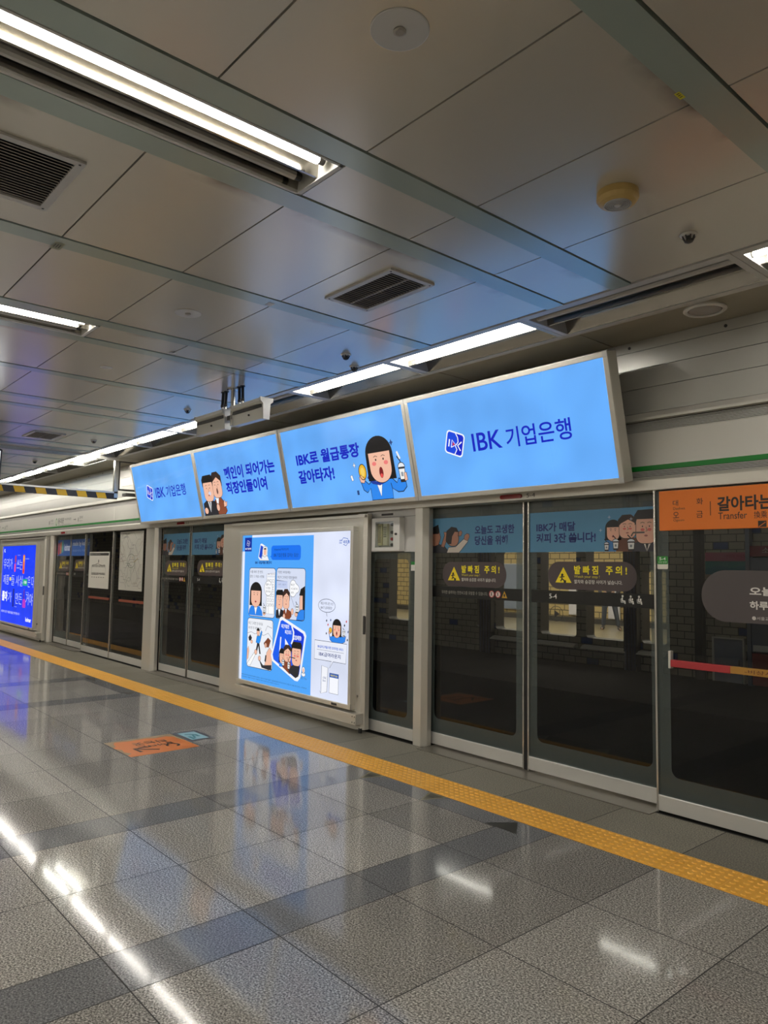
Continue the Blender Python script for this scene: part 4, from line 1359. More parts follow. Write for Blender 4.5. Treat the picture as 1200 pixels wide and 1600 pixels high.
# ------------------------------------------------------------------ overhead tilted lightbox signs
TILT = math.atan2(0.21, 0.89)
SW, SH = 2.05, 0.915
def overhead(x_right, label, art):
    x0 = x_right - SW
    # local axes: x along the platform, z up the tilted face, -y out of the face
    t = thing('overhead_lightbox', (x0, 4.545, 2.208), label, 'advertising lightbox', rot=(TILT, 0, 0))
    mb = MB()
    mb.box(0.002, SW - 0.002, 0.012, 0.12, 0.002, SH - 0.002, M['alu'])
    mb.build('housing', t, local=True, bevel=0.004)
    mb = MB()
    F = 0.040
    for q in ((0.001, SW - 0.001, SH - F, SH), (0.001, SW - 0.001, 0, F), (0.001, F, F, SH - F), (SW - F, SW - 0.001, F, SH - F)):
        mb.box(q[0], q[1], 0.0, 0.02, q[2], q[3], M['alu_light'])
    mb.build('frame', t, local=True, bevel=0.004)
    for xx in (0.001, SW - F):
        for zz_ in (0, SH - F):
            mb = MB()
            mb.box(xx, xx + F - 0.001, -0.0015, 0.01, zz_, zz_ + F, M['greywhite'])
            mb.build('corner_cap', t, local=True)
    mb = MB()
    mb.box(F, SW - F, 0.006, 0.012, F, SH - F, M['sign_blue'])
    mb.build('lit_panel', t, local=True)
    art(t)
    for xx in (0.3, SW - 0.3):
        mb = MB()
        mb.box(xx - 0.03, xx + 0.03, 0.12, 0.2, 0.55, 0.6, M['dark'])
        mb.build('wall_bracket', t, local=True)
    return t
fnl = lambda u, v, d: (u, 0.006 - d, v)
BLUE = '0a1fbe'
def art_logo(t):
    A = Art(fnl, em)
    bank_mark(A, 0.40, 0.325, 0.66, 0.585)
    A.L(1).text('IBK', 0.725, 0.365, 1.035, 0.511, BLUE, 0.012).text('기업은행', 1.078, 0.355, 1.682, 0.512, BLUE, 0.012)
    A.build('bank_lettering', t, local=True)
def art_worker(t):
    A = Art(fnl, em)
    A.text('IBK로 월급통장', 0.258, 0.478, 1.335, 0.618, BLUE, 0.036).text('갈아타자!', 0.252, 0.288, 0.885, 0.432, BLUE, 0.036)
    A.build('lettering', t, local=True)
    A = Art(fnl, em)
    A.L(1).out([(1.415, 0.042), (1.415, 0.16), (1.36, 0.12), (1.31, 0.15), (1.285, 0.23), (1.345, 0.24), (1.40, 0.20), (1.47, 0.245), (1.72, 0.25), (1.80, 0.185), (1.83, 0.225), (1.92, 0.20), (1.925, 0.14), (1.87, 0.10), (1.80, 0.10), (1.725, 0.14), (1.72, 0.042)], '2a88ee', 0.009)
    A.L(2).line([(1.725, 0.14), (1.715, 0.19)], 0.008, INK)
    A.L(2).out([(1.50, 0.245), (1.555, 0.07), (1.61, 0.245)], 'f4f6fb', 0.006)
    A.L(3).line([(1.40, 0.275), (1.46, 0.215), (1.56, 0.195), (1.65, 0.22), (1.71, 0.26)], 0.034, '1b3a9c')
    A.L(4)
    bob(A, 1.415, 0.20, 1.80, 0.645, '2a88ee', 'open', False, 0.009)
    A.L(5).out(ell(1.765, 0.40, 0.022, 0.042, n=16), SKIN, 0.006)
    A.L(11).out(ell(1.335, 0.325, 0.056, 0.076, n=24), 'ecb62c', 0.008)
    A.L(12).ell(1.335, 0.325, 0.03, 0.045, 'f5d264')
    A.L(11).out([(1.27, 0.275), (1.285, 0.225), (1.335, 0.215), (1.36, 0.25), (1.335, 0.275), (1.30, 0.30)], SKIN, 0.006)
    A.L(11)
    cup(A, 1.84, 0.185, 1.945, 0.405, 0.007)
    A.L(14).out([(1.915, 0.195), (1.92, 0.27), (1.95, 0.27), (1.955, 0.20)], SKIN, 0.006)
    A.line([(1.86, 0.47), (1.89, 0.40)], 0.022, 'f2f2f0')
    A.L(1)
    for x, y in ((1.22, 0.40), (1.80, 0.56)):
        A.out([(x, y + 0.03), (x + 0.008, y + 0.008), (x + 0.025, y), (x + 0.008, y - 0.008), (x, y - 0.03), (x - 0.008, y - 0.008), (x - 0.025, y), (x - 0.008, y + 0.008)], 'f4f6fb' if x < 1.5 else '2a4a8a', 0.004)
    A.out([(1.135, 0.30), (1.165, 0.31), (1.18, 0.255), (1.15, 0.25)], 'f4f6fb', 0.005).out([(1.205, 0.11), (1.23, 0.11), (1.23, 0.15), (1.205, 0.15)], '2a4a8a', 0.006)
    A.build('illustration', t, local=True)
def art_men(t):
    A = Art(fnl, em)
    A.text('폐인이 되어가는', 0.725, 0.46, 1.875, 0.618, BLUE, 0.036).text('직장인들이여', 0.722, 0.278, 1.66, 0.432, BLUE, 0.036)
    A.build('lettering', t, local=True)
    A = Art(fnl, em)
    A.L(5).out([(0.055, 0.042), (0.075, 0.20), (0.20, 0.25), (0.40, 0.21), (0.43, 0.042)], '26262c', 0.008)
    A.L(6).poly([(0.19, 0.24), (0.235, 0.08), (0.29, 0.24)], 'f4f6fb').L(6.5).poly([(0.225, 0.215), (0.238, 0.09), (0.255, 0.215)], '1b1b22')
    A.L(7)
    man(A, 0.135, 0.22, 0.385, 0.555, '171514', '26262c', False, False, 0.008)
    A.L(1).out([(0.36, 0.042), (0.38, 0.23), (0.52, 0.28), (0.62, 0.19), (0.655, 0.08), (0.60, 0.042)], '8a4a30', 0.008)
    A.L(2).poly([(0.41, 0.26), (0.44, 0.12), (0.50, 0.27)], 'f4f6fb')
    A.L(3)
    man(A, 0.375, 0.255, 0.615, 0.575, '33221d', '8a4a30', True, False, 0.008)
    A.L(13).out(ell(0.125, 0.105, 0.05, 0.045, n=16), SKIN, 0.007).out(ell(0.445, 0.135, 0.04, 0.05, n=16), SKIN, 0.007)
    A.out([(0.60, 0.13), (0.60, 0.18), (0.625, 0.225), (0.65, 0.19), (0.69, 0.20), (0.67, 0.14)], SKIN, 0.007)
    A.L(9).ell(0.285, 0.325, 0.035, 0.028, 'cfd9ef', n=14).ell(0.49, 0.34, 0.02, 0.04, '6b4a44', n=14)
    A.build('illustration', t, local=True)
overhead(-2.72, 'nearest tilted overhead lightbox with the bank name only', art_logo)
overhead(-4.775, 'tilted overhead lightbox with a cheering woman holding a coffee', art_worker)
overhead(-6.83, 'tilted overhead lightbox with two weary office workers', art_men)
overhead(-8.885, 'farthest tilted overhead lightbox with the bank name', art_logo)

# ------------------------------------------------------------------ emergency phone box
t = thing('phone_box', (-5.35, 4.70, 1.765), 'white emergency phone box with a window beside the comic poster cabinet', 'phone box')
mb = MB()
x0, x1, z0, z1 = -5.56, -5.155, 1.765, 2.085
mb.box(x0, x0 + 0.05, 4.662, 4.730, z0, z1, M['white'])
mb.box(x1 - 0.09, x1, 4.662, 4.730, z0, z1, M['white'])
mb.box(x0 + 0.05, x1 - 0.09, 4.662, 4.730, z0, z0 + 0.035, M['white'])
mb.box(x0 + 0.05, x1 - 0.09, 4.662, 4.730, z1 - 0.035, z1, M['white'])
mb.box(x0 + 0.05, x1 - 0.09, 4.72, 4.730, z0, z1, M['greywhite'])
mb.build('case', t)
mb = MB()
mb.box(-5.495, -5.435, 4.685, 4.72, 1.82, 2.03, pm('aged_ivory_plastic', (0.55, 0.50, 0.27), 0.4))
mb.box(-5.425, -5.365, 4.69, 4.72, 1.82, 2.03, pm('ivory_plastic', (0.60, 0.57, 0.40), 0.4))
for i in range(6):
    for j in range(3):
        mb.box(-5.415 + 0.015 * j, -5.406 + 0.015 * j, 4.687, 4.691, 1.90 + 0.018 * i, 1.91 + 0.018 * i, M['dark'])
for i in range(12):
    mb.box(-5.488, -5.450, 4.683, 4.686, 1.85 + 0.014 * i, 1.856 + 0.014 * i, M['dark'])
mb.build('handset', t, bevel=0.004)
for z, m_ in ((2.02, 'dark'), (1.945, 'dark'), (1.88, 'red'), (1.825, 'dark')):
    mb = MB()
    mb.tube((-5.30, 4.72, z), (-5.30, 4.69, z), 0.015, M[m_], 14)
    mb.build('push_button', t)
mb = MB()
mb.box(-5.509, -5.246, 4.664, 4.667, 1.80, 2.05, M['glass_clear'])
mb.build('window_pane', t)
mb = MB()
mb.tube((-5.20, 4.662, 1.925), (-5.20, 4.648, 1.925), 0.011, M['dark'], 12)
mb.build('lock_knob', t)

# ------------------------------------------------------------------ ceiling lamps
def strip_lamp(x0, x1, label, lit, lit2=False, yA=3.745, yB=4.305):
    """one length of the lamp channel along the platform"""
    t = thing('channel_lamp', ((x0 + x1) / 2, 4.0, CZ), label, 'ceiling light', 'far channel lamps' if label.startswith('far ') else 'added rear channel lamps' if 'rear side' in label else None)
    mb = MB()
    z = CZ
    mb.prism([(yA + 0.06, z), (yA + 0.09, z + 0.10), (yA + 0.25, z + 0.115), (yA + 0.268, z + 0.004), (yA + 0.282, z + 0.004), (yA + 0.30, z + 0.115), (yB - 0.10, z + 0.10), (yB - 0.06, z),
              (yB - 0.06, z + 0.14), (yA + 0.06, z + 0.14)], 'x', x0 + 0.035, x1 - 0.035, M['chrome'])
    mb.build('reflector', t)
    mb = MB()
    mb.box(x0, x1, yA, yA + 0.06, z - 0.006, z + 0.02, M['greywhite'])
    mb.box(x0, x1, yB - 0.06, yB, z - 0.006, z + 0.02, M['greywhite'])
    mb.box(x0, x0 + 0.038, yA + 0.06, yB - 0.06, z - 0.004, z + 0.12, M['greywhite'])
    mb.box(x1 - 0.038, x1, yA + 0.06, yB - 0.06, z - 0.004, z + 0.12, M['greywhite'])
    mb.box(x0, x1, yA - 0.009, yA + 0.0, z + 0.01, z + 0.02, M['gap'])
    mb.build('frame', t, bevel=0.002)
    for y, on in ((yA + 0.165, lit), (yB - 0.20, lit2)):
        if not (on or y < 4.0):
            continue
        mb = MB()
        mb.tube((x0 + 0.05, y, z + 0.028), (x1 - 0.05, y, z + 0.028), 0.0205, M['tube'] if on else M['tube_off'], 10)
        tb = mb.build('tube', t, smooth=False)
        tb['label'] = 'lit tube' if on else 'unlit tube'
        for a, b in ((x0 + 0.038, x0 + 0.055), (x1 - 0.055, x1 - 0.038)):
            mb = MB()
            mb.tube((a, y, z + 0.028), (b, y, z + 0.028), 0.019, M['white'], 10)
            mb.box(a, b, y - 0.015, y + 0.015, z + 0.03, z + 0.11, M['white'])
            mb.build('lamp_holder', t)
        if not on:
            mb = MB()
            mb.tube((x1 - 0.20, y, z + 0.028), (x1 - 0.06, y, z + 0.028), 0.019, M['greencap'], 10)
            mb.build('tube_cap', t)
    return t
per = 1.385
xr = -3.01 + per * 4
names = {0: 'unlit lamp length in the channel at the near end', 1: 'lit lamp length in the channel at the near end', 2: 'lit lamp length in the channel at the right edge of view', 3: 'unlit lamp length in the channel above the nearest overhead sign',
         4: 'first lit lamp length in the channel above the overhead signs', 5: 'second lit lamp length in the channel above the overhead signs', 6: 'unlit lamp length in the channel behind the hanging twin housing',
         7: 'third lit lamp length in the channel, just beyond the twin housing', 8: 'lit lamp length in the channel above the farthest overhead sign', 9: 'lit lamp length in the channel next to the smoke barrier',
         10: 'doubled lit lamp length in the channel just beyond the smoke barrier', 11: 'second lamp length in the channel beyond the smoke barrier', 12: 'third lamp length in the channel beyond the smoke barrier'}
for i in range(0, 22):
    b = xr - per * i
    if b - per < XL or b > XR:
        continue
    lit = i not in (0, 3, 6)
    strip_lamp(b - per + 0.002, b - 0.002, names.get(i, 'far lit lamp length in the channel at the end of the platform'), lit, i == 10)

for i in range(0, 16):  # unseen lamp row added behind the camera as fill light
    b = xr - per * i
    strip_lamp(b - per + 0.002, b - 0.002, 'added lit lamp length along the rear side of the platform, unseen behind the camera', True, True, -4.10, -3.53)

def cross_lamp(xc, y1, label, n=2, lit=True):
    """recessed fitting across the platform, between two ceiling strips"""
    t = thing('recessed_lamp', (xc, y1 - n * 0.66, CZ), label, 'ceiling light', 'far recessed lamps' if label.startswith('far ') else None)
    z = CZ
    a, b = xc - 0.160, xc + 0.163
    y0 = y1 - n * 1.31 - 0.03
    mb = MB()
    mb.prism([(a + 0.012, z), (a + 0.03, z + 0.08), (xc - 0.015, z + 0.10), (xc - 0.006, z + 0.004), (xc + 0.006, z + 0.004), (xc + 0.015, z + 0.10), (b - 0.03, z + 0.08), (b - 0.012, z), (b - 0.012, z + 0.115), (a + 0.012, z + 0.115)],
             'y', y0 + 0.02, y1 - 0.02, M['chrome'])
    mb.build('reflector', t)
    mb = MB()
    mb.box(a, a + 0.014, y0, y1, z - 0.006, z + 0.02, M['white'])
    mb.box(b - 0.014, b, y0, y1, z - 0.006, z + 0.02, M['white'])
    mb.box(a, b, y0, y0 + 0.022, z - 0.006, z + 0.1, M['white'])
    mb.box(a, b, y1 - 0.022, y1, z - 0.006, z + 0.1, M['white'])
    mb.build('frame', t, bevel=0.002)
    for i in range(n):
        ya, yb = y1 - 0.03 - 1.31 * i - 1.29, y1 - 0.03 - 1.31 * i
        for x, on in ((xc + 0.085, lit), (xc - 0.085, False)):
            mb = MB()
            mb.tube((x, ya + 0.035, z + 0.03), (x, yb - 0.05, z + 0.03), 0.0205, M['tube'] if on else M['tube_off'], 10)
            tb = mb.build('tube', t)
            tb['label'] = 'lit tube' if on else 'unlit tube'
            for p, q, m_, nm in ((yb - 0.05, yb - 0.02, 'dark', 'lamp_holder'), (ya + 0.005, ya + 0.035, 'dark', 'lamp_holder'), (yb - 0.19, yb - 0.06, 'greencap', 'tube_cap')):
                if nm == 'tube_cap' and on:
                    continue
                mb = MB()
                mb.tube((x, p, z + 0.03), (x, q, z + 0.03), 0.018, M[m_], 10)
                mb.build(nm, t)
labs = {-2: 'recessed ceiling lamp behind the camera to the right', -1: 'recessed ceiling lamp overhead beside the camera', 0: 'large recessed ceiling lamp nearest the camera, one tube lit', 1: 'second recessed ceiling lamp, lower down at the left edge',
        2: 'third recessed ceiling lamp', 3: 'fourth recessed ceiling lamp'}
for k in range(-2, 11):
    cross_lamp(-2.483 - k * P, 1.765, labs.get(k, 'far recessed ceiling lamp down the platform'), 4)

# ------------------------------------------------------------------ ceiling fittings
def vent(x0, x1, y0, y1, label, bar=True):
    t = thing('ceiling_vent', ((x0 + x1) / 2, (y0 + y1) / 2, CZ), label, 'vent')
    z = CZ
    f = 0.035
    mb = MB()
    for q in ((x0, x1, y0, y0 + f), (x0, x1, y1 - f, y1), (x0, x0 + f, y0 + f, y1 - f), (x1 - f, x1, y0 + f, y1 - f)):
        mb.box(q[0], q[1], q[2], q[3], z - 0.012, z, M['greywhite'])
    for x, y in ((x0 + 0.02, y0 + 0.02), (x1 - 0.02, y0 + 0.02), (x0 + 0.02, y1 - 0.02), (x1 - 0.02, y1 - 0.02)):
        mb.tube((x, y, z - 0.012), (x, y, z - 0.0135), 0.006, M['dark'], 8)
    mb.build('frame', t, bevel=0.002)
    mb = MB()
    mb.box(x0 + f, x1 - f, y0 + f, y1 - f, z - 0.002, z - 0.0005, M['black'])
    mb.build('opening', t)
    mb = MB()
    n = int((x1 - x0 - 2 * f) / 0.024)
    for i in range(1, n):
        x = x0 + f + (x1 - x0 - 2 * f) * i / n
        mb.prism([(x - 0.008, z - 0.002), (x - 0.005, z - 0.002), (x + 0.009, z - 0.011), (x + 0.004, z - 0.012)], 'y', y0 + f, y1 - f, M['slat'])
    if bar:
        mb.box(x0 + f, x1 - f, (y0 + y1) / 2 - 0.004, (y0 + y1) / 2 + 0.004, z - 0.012, z - 0.004, M['slat'])
    mb.build('louvre', t)
vent(-3.57, -2.96, 2.585, 2.925, 'square ceiling vent above the second overhead sign')
vent(-3.56, -3.02, 0.60, 0.965, 'large ceiling vent near the camera beside the recessed lamp', False)
vent(-10.27, -9.72, 2.63, 3.01, 'small far ceiling vent at the left')
def cover(x, y, r, label, knob=True):
    t = thing('sprinkler_cover', (x, y, CZ), label, 'sprinkler cover')
    mb = MB()
    mb.lathe((x, y, CZ), [(r, 0), (r, -0.003), (r * 0.96, -0.0045)], M['greywhite'] if knob else M['white'], 36)
    mb.build('disc', t)
    if knob:
        mb = MB()
        mb.lathe((x, y, CZ - 0.0045), [(r * 0.22, 0), (r * 0.22, -0.004), (r * 0.15, -0.007)], M['slat'], 20)
        mb.build('centre_cap', t)
cover(-1.60, 1.42, 0.092, 'pale round cover with a dark centre on the nearest ceiling panel')
cover(-4.42, 2.10, 0.085, 'pale round cover with a dark centre on a middle ceiling panel')
cover(-6.14, 2.20, 0.05, 'small plain white disc on a far ceiling panel', False)
# alarm sounder
t = thing('ceiling_speaker', (-1.685, 2.78, CZ), 'aged yellow round speaker on the ceiling with a ringed grille', 'speaker')
mb = MB()
c = (-1.685, 2.78, CZ)
mb.lathe(c, [(0.088, 0), (0.090, -0.03), (0.078, -0.048), (0.060, -0.055)], M['cream'], 36)
mb.build('case', t, smooth=False)
mb = MB()
for i in range(6):
    r = 0.058 - 0.0085 * i
    mb.lathe((c[0], c[1], CZ - 0.055), [(r, 0.0), (r, -0.0025), (r - 0.0045, -0.0025), (r - 0.0045, 0.0)], M['greywhite'], 30)
mb.lathe((c[0], c[1], CZ - 0.055), [(0.014, 0), (0.014, -0.005), (0.008, -0.007)], M['greywhite'], 16)
mb.build('grille', t)
# sprinkler heads
def sprinkler(x, y, label):
    t = thing('sprinkler', (x, y, CZ), label, 'sprinkler')
    mb = MB()
    mb.lathe((x, y, CZ), [(0.04, 0), (0.042, -0.004), (0.03, -0.010)], M['white'], 24)
    mb.build('collar', t)
    mb = MB()
    mb.lathe((x, y, CZ - 0.010), [(0.012, 0), (0.012, -0.02), (0.02, -0.024), (0.02, -0.028), (0.008, -0.034)], M['dark'], 14)
    for i in range(8):
        a = 2 * PI * i / 8
        mb.tube((x + 0.030 * math.cos(a), y + 0.030 * math.sin(a), CZ - 0.010), (x + 0.018 * math.cos(a), y + 0.018 * math.sin(a), CZ - 0.034), 0.0035, M['dark'], 6)
    mb.build('nozzle', t)
for x, y, lab in ((-1.67, 3.39, 'sprinkler head near the round yellow speaker'), (-4.44, 3.43, 'sprinkler head above the second overhead sign'), (-7.21, 3.46, 'sprinkler head just beyond the hanging twin housing'),
                  (-9.94, 3.44, 'sprinkler head past the small far ceiling vent'), (-12.67, 3.46, 'farthest sprinkler head, beyond the smoke barrier'), (-4.66, 3.69, 'small sprinkler head at the corner beside the lamp channel')):
    sprinkler(x, y, lab)
# round bulkhead light
t = thing('round_ceiling_light', (-2.09, 4.43, CZ), 'unlit round ceiling light with white rim beside the wall', 'ceiling light')
mb = MB()
mb.lathe((-2.09, 4.44, CZ), [(0.125, 0), (0.128, -0.012), (0.118, -0.02), (0.105, -0.02), (0.10, -0.008)], M['white'], 40)
mb.build('rim', t)
mb = MB()
mb.lathe((-2.09, 4.44, CZ - 0.009), [(0.101, 0), (0.09, -0.008), (0.05, -0.013), (0.01, -0.014)], M['lens'], 40)
mb.build('lens', t, smooth=True)
# small stickers on the ceiling
for x, y, dx, dy, col, nm, lab in ((-1.178, 2.345, 0.02, 0.045, 'd6cf2a', 'A', 'tiny yellow label on the ceiling beside the nearest strip'), (-3.93, 1.13, 0.10, 0.05, '8f9274', 'B', 'peeling label on the ceiling strip near the large vent'),
                                  (-3.90, 2.40, 0.06, 0.045, 'c9c7bf', None, 'white paper tag at a ceiling joint in the middle'), (-5.35, 2.42, 0.06, 0.05, 'bdbbb2', None, 'pale paper tag on a farther ceiling panel')):
    A = Art(lambda u, v, d, x=x, y=y: (x + u, y + v, CZ - 0.005 - d), pr, 0.0)
    A.rect(-dx / 2, -dy / 2, dx / 2, dy / 2, col)
    if nm:
        A.L(1)
        for i in range(3):
            A.rect(-dx / 4, -dy * 0.35 + dy * 0.25 * i, dx / 4, -dy * 0.25 + dy * 0.25 * i, '3a3920')
    tag(A.mb.build('ceiling_label', loc=(x, y, CZ - 0.005)), lab, 'label')

# hanging twin housing
t = thing('hanging_antenna', (-6.06, 3.36, 2.86), 'twin grey aluminium housings hanging from the ceiling on a steel pole', 'antenna housing')
mb = MB()
mb.tube((-6.06, 3.36, CZ), (-6.06, 3.36, 2.90), 0.022, M['steel'], 16)
mb.lathe((-6.06, 3.36, CZ), [(0.06, 0), (0.06, -0.008), (0.03, -0.012)], M['steel'], 20)
mb.box(-6.13, -5.99, 3.34, 3.38, 2.96, 3.0, M['dark'])
mb.build('pole', t)
prof = [(3.30, 3.065), (3.42, 3.065), (3.42, 3.035), (3.395, 3.015), (3.388, 2.885), (3.33, 2.885), (3.325, 3.015), (3.30, 3.035)]
for a, b in ((-6.70, -6.165), (-5.985, -5.485)):
    mb = MB()
    mb.prism(prof, 'x', a, b, M['alu_light'])
    mb.box(a, b, 3.316, 3.33, 2.985, 3.012, M['dark'])
    mb.tube(((a + b) / 2 + 0.03, 3.33, 2.945), ((a + b) / 2 + 0.03, 3.318, 2.945), 0.009, M['dark'], 10)
    h = mb.build('housing', t)
    mb = MB()
    big_p = [((y - 3.36) * 1.08 + 3.36, (z - 2.975) * 1.06 + 2.975) for y, z in prof]
    mb.prism(big_p, 'x', b, b + 0.022, M['white'])
    mb.prism(big_p, 'x', a - 0.012, a, M['white'])
    mb.build('end_cap', h)
for x, xb in ((-6.25, -6.26), (-6.19, -6.20), (-5.95, -5.94), (-5.89, -5.88)):
    mb = MB()
    mb.tube((x, 3.36, CZ), (xb, 3.36, 3.13), 0.014, M['black'], 12)
    mb.tube((xb, 3.36, 3.13), (xb, 3.36, 3.105), 0.017, M['dark'], 12)
    mb.tube((xb, 3.36, 3.105), (xb, 3.36, 3.06), 0.012, M['steel'], 12)
    mb.lathe((x, 3.36, CZ), [(0.024, 0), (0.024, -0.006), (0.015, -0.009)], M['black'], 14)
    mb.build('conduit', t)

# smoke barrier: framed glass across the platform
t = thing('smoke_barrier', (-11.3, 1.0, 2.6), 'framed glass smoke barrier under the ceiling with a black and yellow lower edge', 'smoke barrier')
mb = MB()
X = -11.3
mb.box(X - 0.03, X + 0.03, -4.9, 4.30, CZ - 0.05, CZ - 0.006, M['alu'])
mb.box(X - 0.03, X + 0.03, 4.245, 4.305, 2.62, CZ - 0.05, M['steel'])
mb.box(X - 0.03, X + 0.03, -4.9, 4.305, 2.69, 2.715, M['alu_light'])
mb.build('frame', t)
mb = MB()
n = 0
y = 4.30
hz = [pm('hazard_black', (0.02, 0.02, 0.025), 0.5), pm('hazard_yellow', hx('dcae1e'), 0.5)]
mb.box(X - 0.018, X + 0.018, -4.9, 4.30, 2.60, 2.69, hz[0])
while y > -4.5:
    mb.add([(X + 0.0195, y - 0.16, 2.602), (X + 0.0195, y - 0.30, 2.602), (X + 0.0195, y - 0.33, 2.688), (X + 0.0195, y - 0.19, 2.688)], [(0, 1, 2, 3)], hz[1])
    y -= 0.29
hb = mb.build('hazard_edge', t)
mb = MB()
mb.box(X - 0.004, X + 0.004, -4.9, 4.245, 2.715, CZ - 0.05, M['glass_clear'])
mb.build('glass_pane', t)
mb = MB()
for q in ((4.31, 4.33, 2.74, 3.2), (4.70, 4.72, 2.74, 3.2), (4.31, 4.72, 2.74, 2.765), (4.31, 4.72, 3.18, 3.2)):
    mb.box(X - 0.02, X + 0.02, q[0], q[1], q[2], q[3], M['dark'])
mb.box(X - 0.05, X + 0.12, 4.40, 4.72, 2.66, 2.70, M['dark'])
mb.build('side_frame', t)
# hanging display at the left edge
t = thing('hanging_display', (-9.0, 1.6, 2.3), 'hanging display with a bright white screen and black bezel at the left edge', 'display')
t.rotation_euler = (0, 0, 0)
mb = MB()
def tilted(xo):
    return lambda y, z: (-9.0 + xo + (2.86 - z) * -0.10, y, z)
def slab(mb, x0, x1, y0, y1, z0, z1, mat):
    f0, f1 = tilted(x0), tilted(x1)
    mb.add([f0(y0, z0), f0(y1, z0), f0(y1, z1), f0(y0, z1), f1(y0, z0), f1(y1, z0), f1(y1, z1), f1(y0, z1)], [(0, 1, 2, 3), (4, 5, 6, 7), (0, 1, 5, 4), (1, 2, 6, 5), (2, 3, 7, 6), (3, 0, 4, 7)], mat)
slab(mb, -0.08, 0.0, 0.95, 2.115, 2.30, 2.865, M['black'])
mb.build('case', t, bevel=0.01)
mb = MB()
slab(mb, 0.0, 0.003, 0.97, 2.095, 2.32, 2.845, M['screen'])
mb.build('screen', t)
mb = MB()
mb.tube((-9.06, 1.53, CZ), (-9.06, 1.53, 2.80), 0.025, M['dark'], 12)
mb.build('pole', t)

# ------------------------------------------------------------------ floor stickers
t = thing('floor_sticker', (-6.38, 2.84, 0.0), 'worn orange floor sticker with black lettering and an arrow', 'floor sticker')
A = Art(lying(-6.69, 2.525), lambda h: pr(h, 0.35), 0.0012)
A.rect(0, 0, 0.61, 0.625, 'e0803c')
A.L(1)
rng = random.Random(3)
edge = [(0, 0), (0, 0.625), (0.2, 0.625)]
A.poly([(0.0, 0.30), (0.0, 0.625), (0.30, 0.625), (0.24, 0.60), (0.13, 0.605), (0.07, 0.55), (0.085, 0.44), (0.05, 0.36)], 'a38a66')
A.poly([(0.0, 0.0), (0.0, 0.30), (0.05, 0.36), (0.06, 0.20), (0.035, 0.08), (0.10, 0.05), (0.2, 0.03), (0.22, 0.0)], 'a38a66')
A.poly([(0.28, 0.0), (0.33, 0.035), (0.42, 0.02), (0.50, 0.05), (0.55, 0.0)], 'a38a66')
A.L(2)
fl = lying(-6.69, 2.525)
A2 = Art(lambda u, v, d: fl(0.11 + v * 0.62, 0.60 - u, d), lambda h: pr(h, 0.35), 0.0012)
A2.L(3).text('갈아타는', 0.09, 0.30, 0.42, 0.43, '3a2a1c', 0.02).text('타는곳', 0.12, 0.08, 0.42, 0.26, '3a2a1c', 0.02)
A.L(3).line(ell(0.42, 0.46, 0.055, 0.05, n=20, a0=0.2, a1=5.0), 0.022, '3a2a1c')
A.line([(0.38, 0.15), (0.50, 0.30)], 0.03, '3a2a1c').line([(0.36, 0.28), (0.36, 0.13), (0.50, 0.14)], 0.03, '3a2a1c')
A.build('print', t)
A2.build('lettering', t)
t = thing('floor_sticker', (-6.49, 3.29, 0.0), 'small pale cyan floor sticker with a dark border', 'floor sticker')
A = Art(lying(-6.70, 3.165), lambda h: pr(h, 0.35), 0.0012)
A.rect(0.0, 0.0, 0.41, 0.25, '5d5d60').L(1).rect(0.05, 0.04, 0.36, 0.21, '9fc7cd')
A.L(2).line([(0.12, 0.08), (0.18, 0.16), (0.26, 0.16)], 0.03, '4b8f97').rect(0.22, 0.06, 0.34, 0.09, '4b8f97').line([(0.16, 0.14), (0.30, 0.10)], 0.02, '4b8f97')
A.build('print', t)
for pts, lab in (([(-3.19, 3.645), (-3.06, 3.815), (-2.935, 3.645)], 'black arrow floor sticker beside the yellow strip at the near doors'), ([(-10.67, 3.70), (-10.62, 3.83), (-10.2, 3.70)], 'far black arrow floor sticker beside the yellow strip'),
                 ([(-9.25, 3.66), (-9.12, 3.83), (-8.95, 3.66)], 'dark arrow floor sticker below the far sliding doors')):
    A = Art(lying(0, 0), lambda h: pr(h, 0.5), 0.0014)
    A.poly(pts, '26251f')
    tag(A.mb.build('arrow_sticker', loc=(*pts[0], 0.0)), lab, 'floor sticker')
for (x, y), lab in (((-3.79, 3.635), 'metal triangle set in the floor before the near sliding doors'), ((-4.46, 3.635), 'metal triangle set in the dark floor band before the near doors')):
    A = Art(lying(x, y), lambda h: pr(h, 0.35), 0.0012)
    A.poly([(0.02, 0.0), (-0.08, 0.19), (0.10, 0.19)], '7e7a62').L(1).poly([(0.016, 0.03), (-0.05, 0.175), (0.075, 0.175)], '4c4a3c')
    A.L(2).rect(-0.02, 0.10, 0.04, 0.13, '24231e')
    tag(A.mb.build('floor_marker', loc=(x, y, 0.0)), lab, 'floor marker')

# ------------------------------------------------------------------ beyond the glass: track bed, and the platform's reflection built as a far side
mb = MB()
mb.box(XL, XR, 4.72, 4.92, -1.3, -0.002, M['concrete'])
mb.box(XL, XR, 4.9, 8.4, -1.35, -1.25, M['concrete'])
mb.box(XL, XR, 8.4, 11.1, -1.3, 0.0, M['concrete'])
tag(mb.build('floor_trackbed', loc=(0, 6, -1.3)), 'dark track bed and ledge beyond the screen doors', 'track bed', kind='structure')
for y, lab in ((5.75, 'near steel rail in the dark track bed'), (7.2, 'far steel rail in the dark track bed')):
    mb = MB()
    mb.prism([(y - 0.06, -1.25), (y + 0.06, -1.25), (y + 0.012, -1.21), (y + 0.035, -1.12), (y + 0.03, -1.10), (y - 0.03, -1.10), (y - 0.035, -1.12), (y - 0.012, -1.21)], 'x', XL, XR, M['rail'])
    tag(mb.build('rail', loc=(0, y, -1.25)), lab, 'rail')
mb = MB()
mb.box(XL, XR, 4.92, 11.1, 3.6, 3.7, M['concrete'])
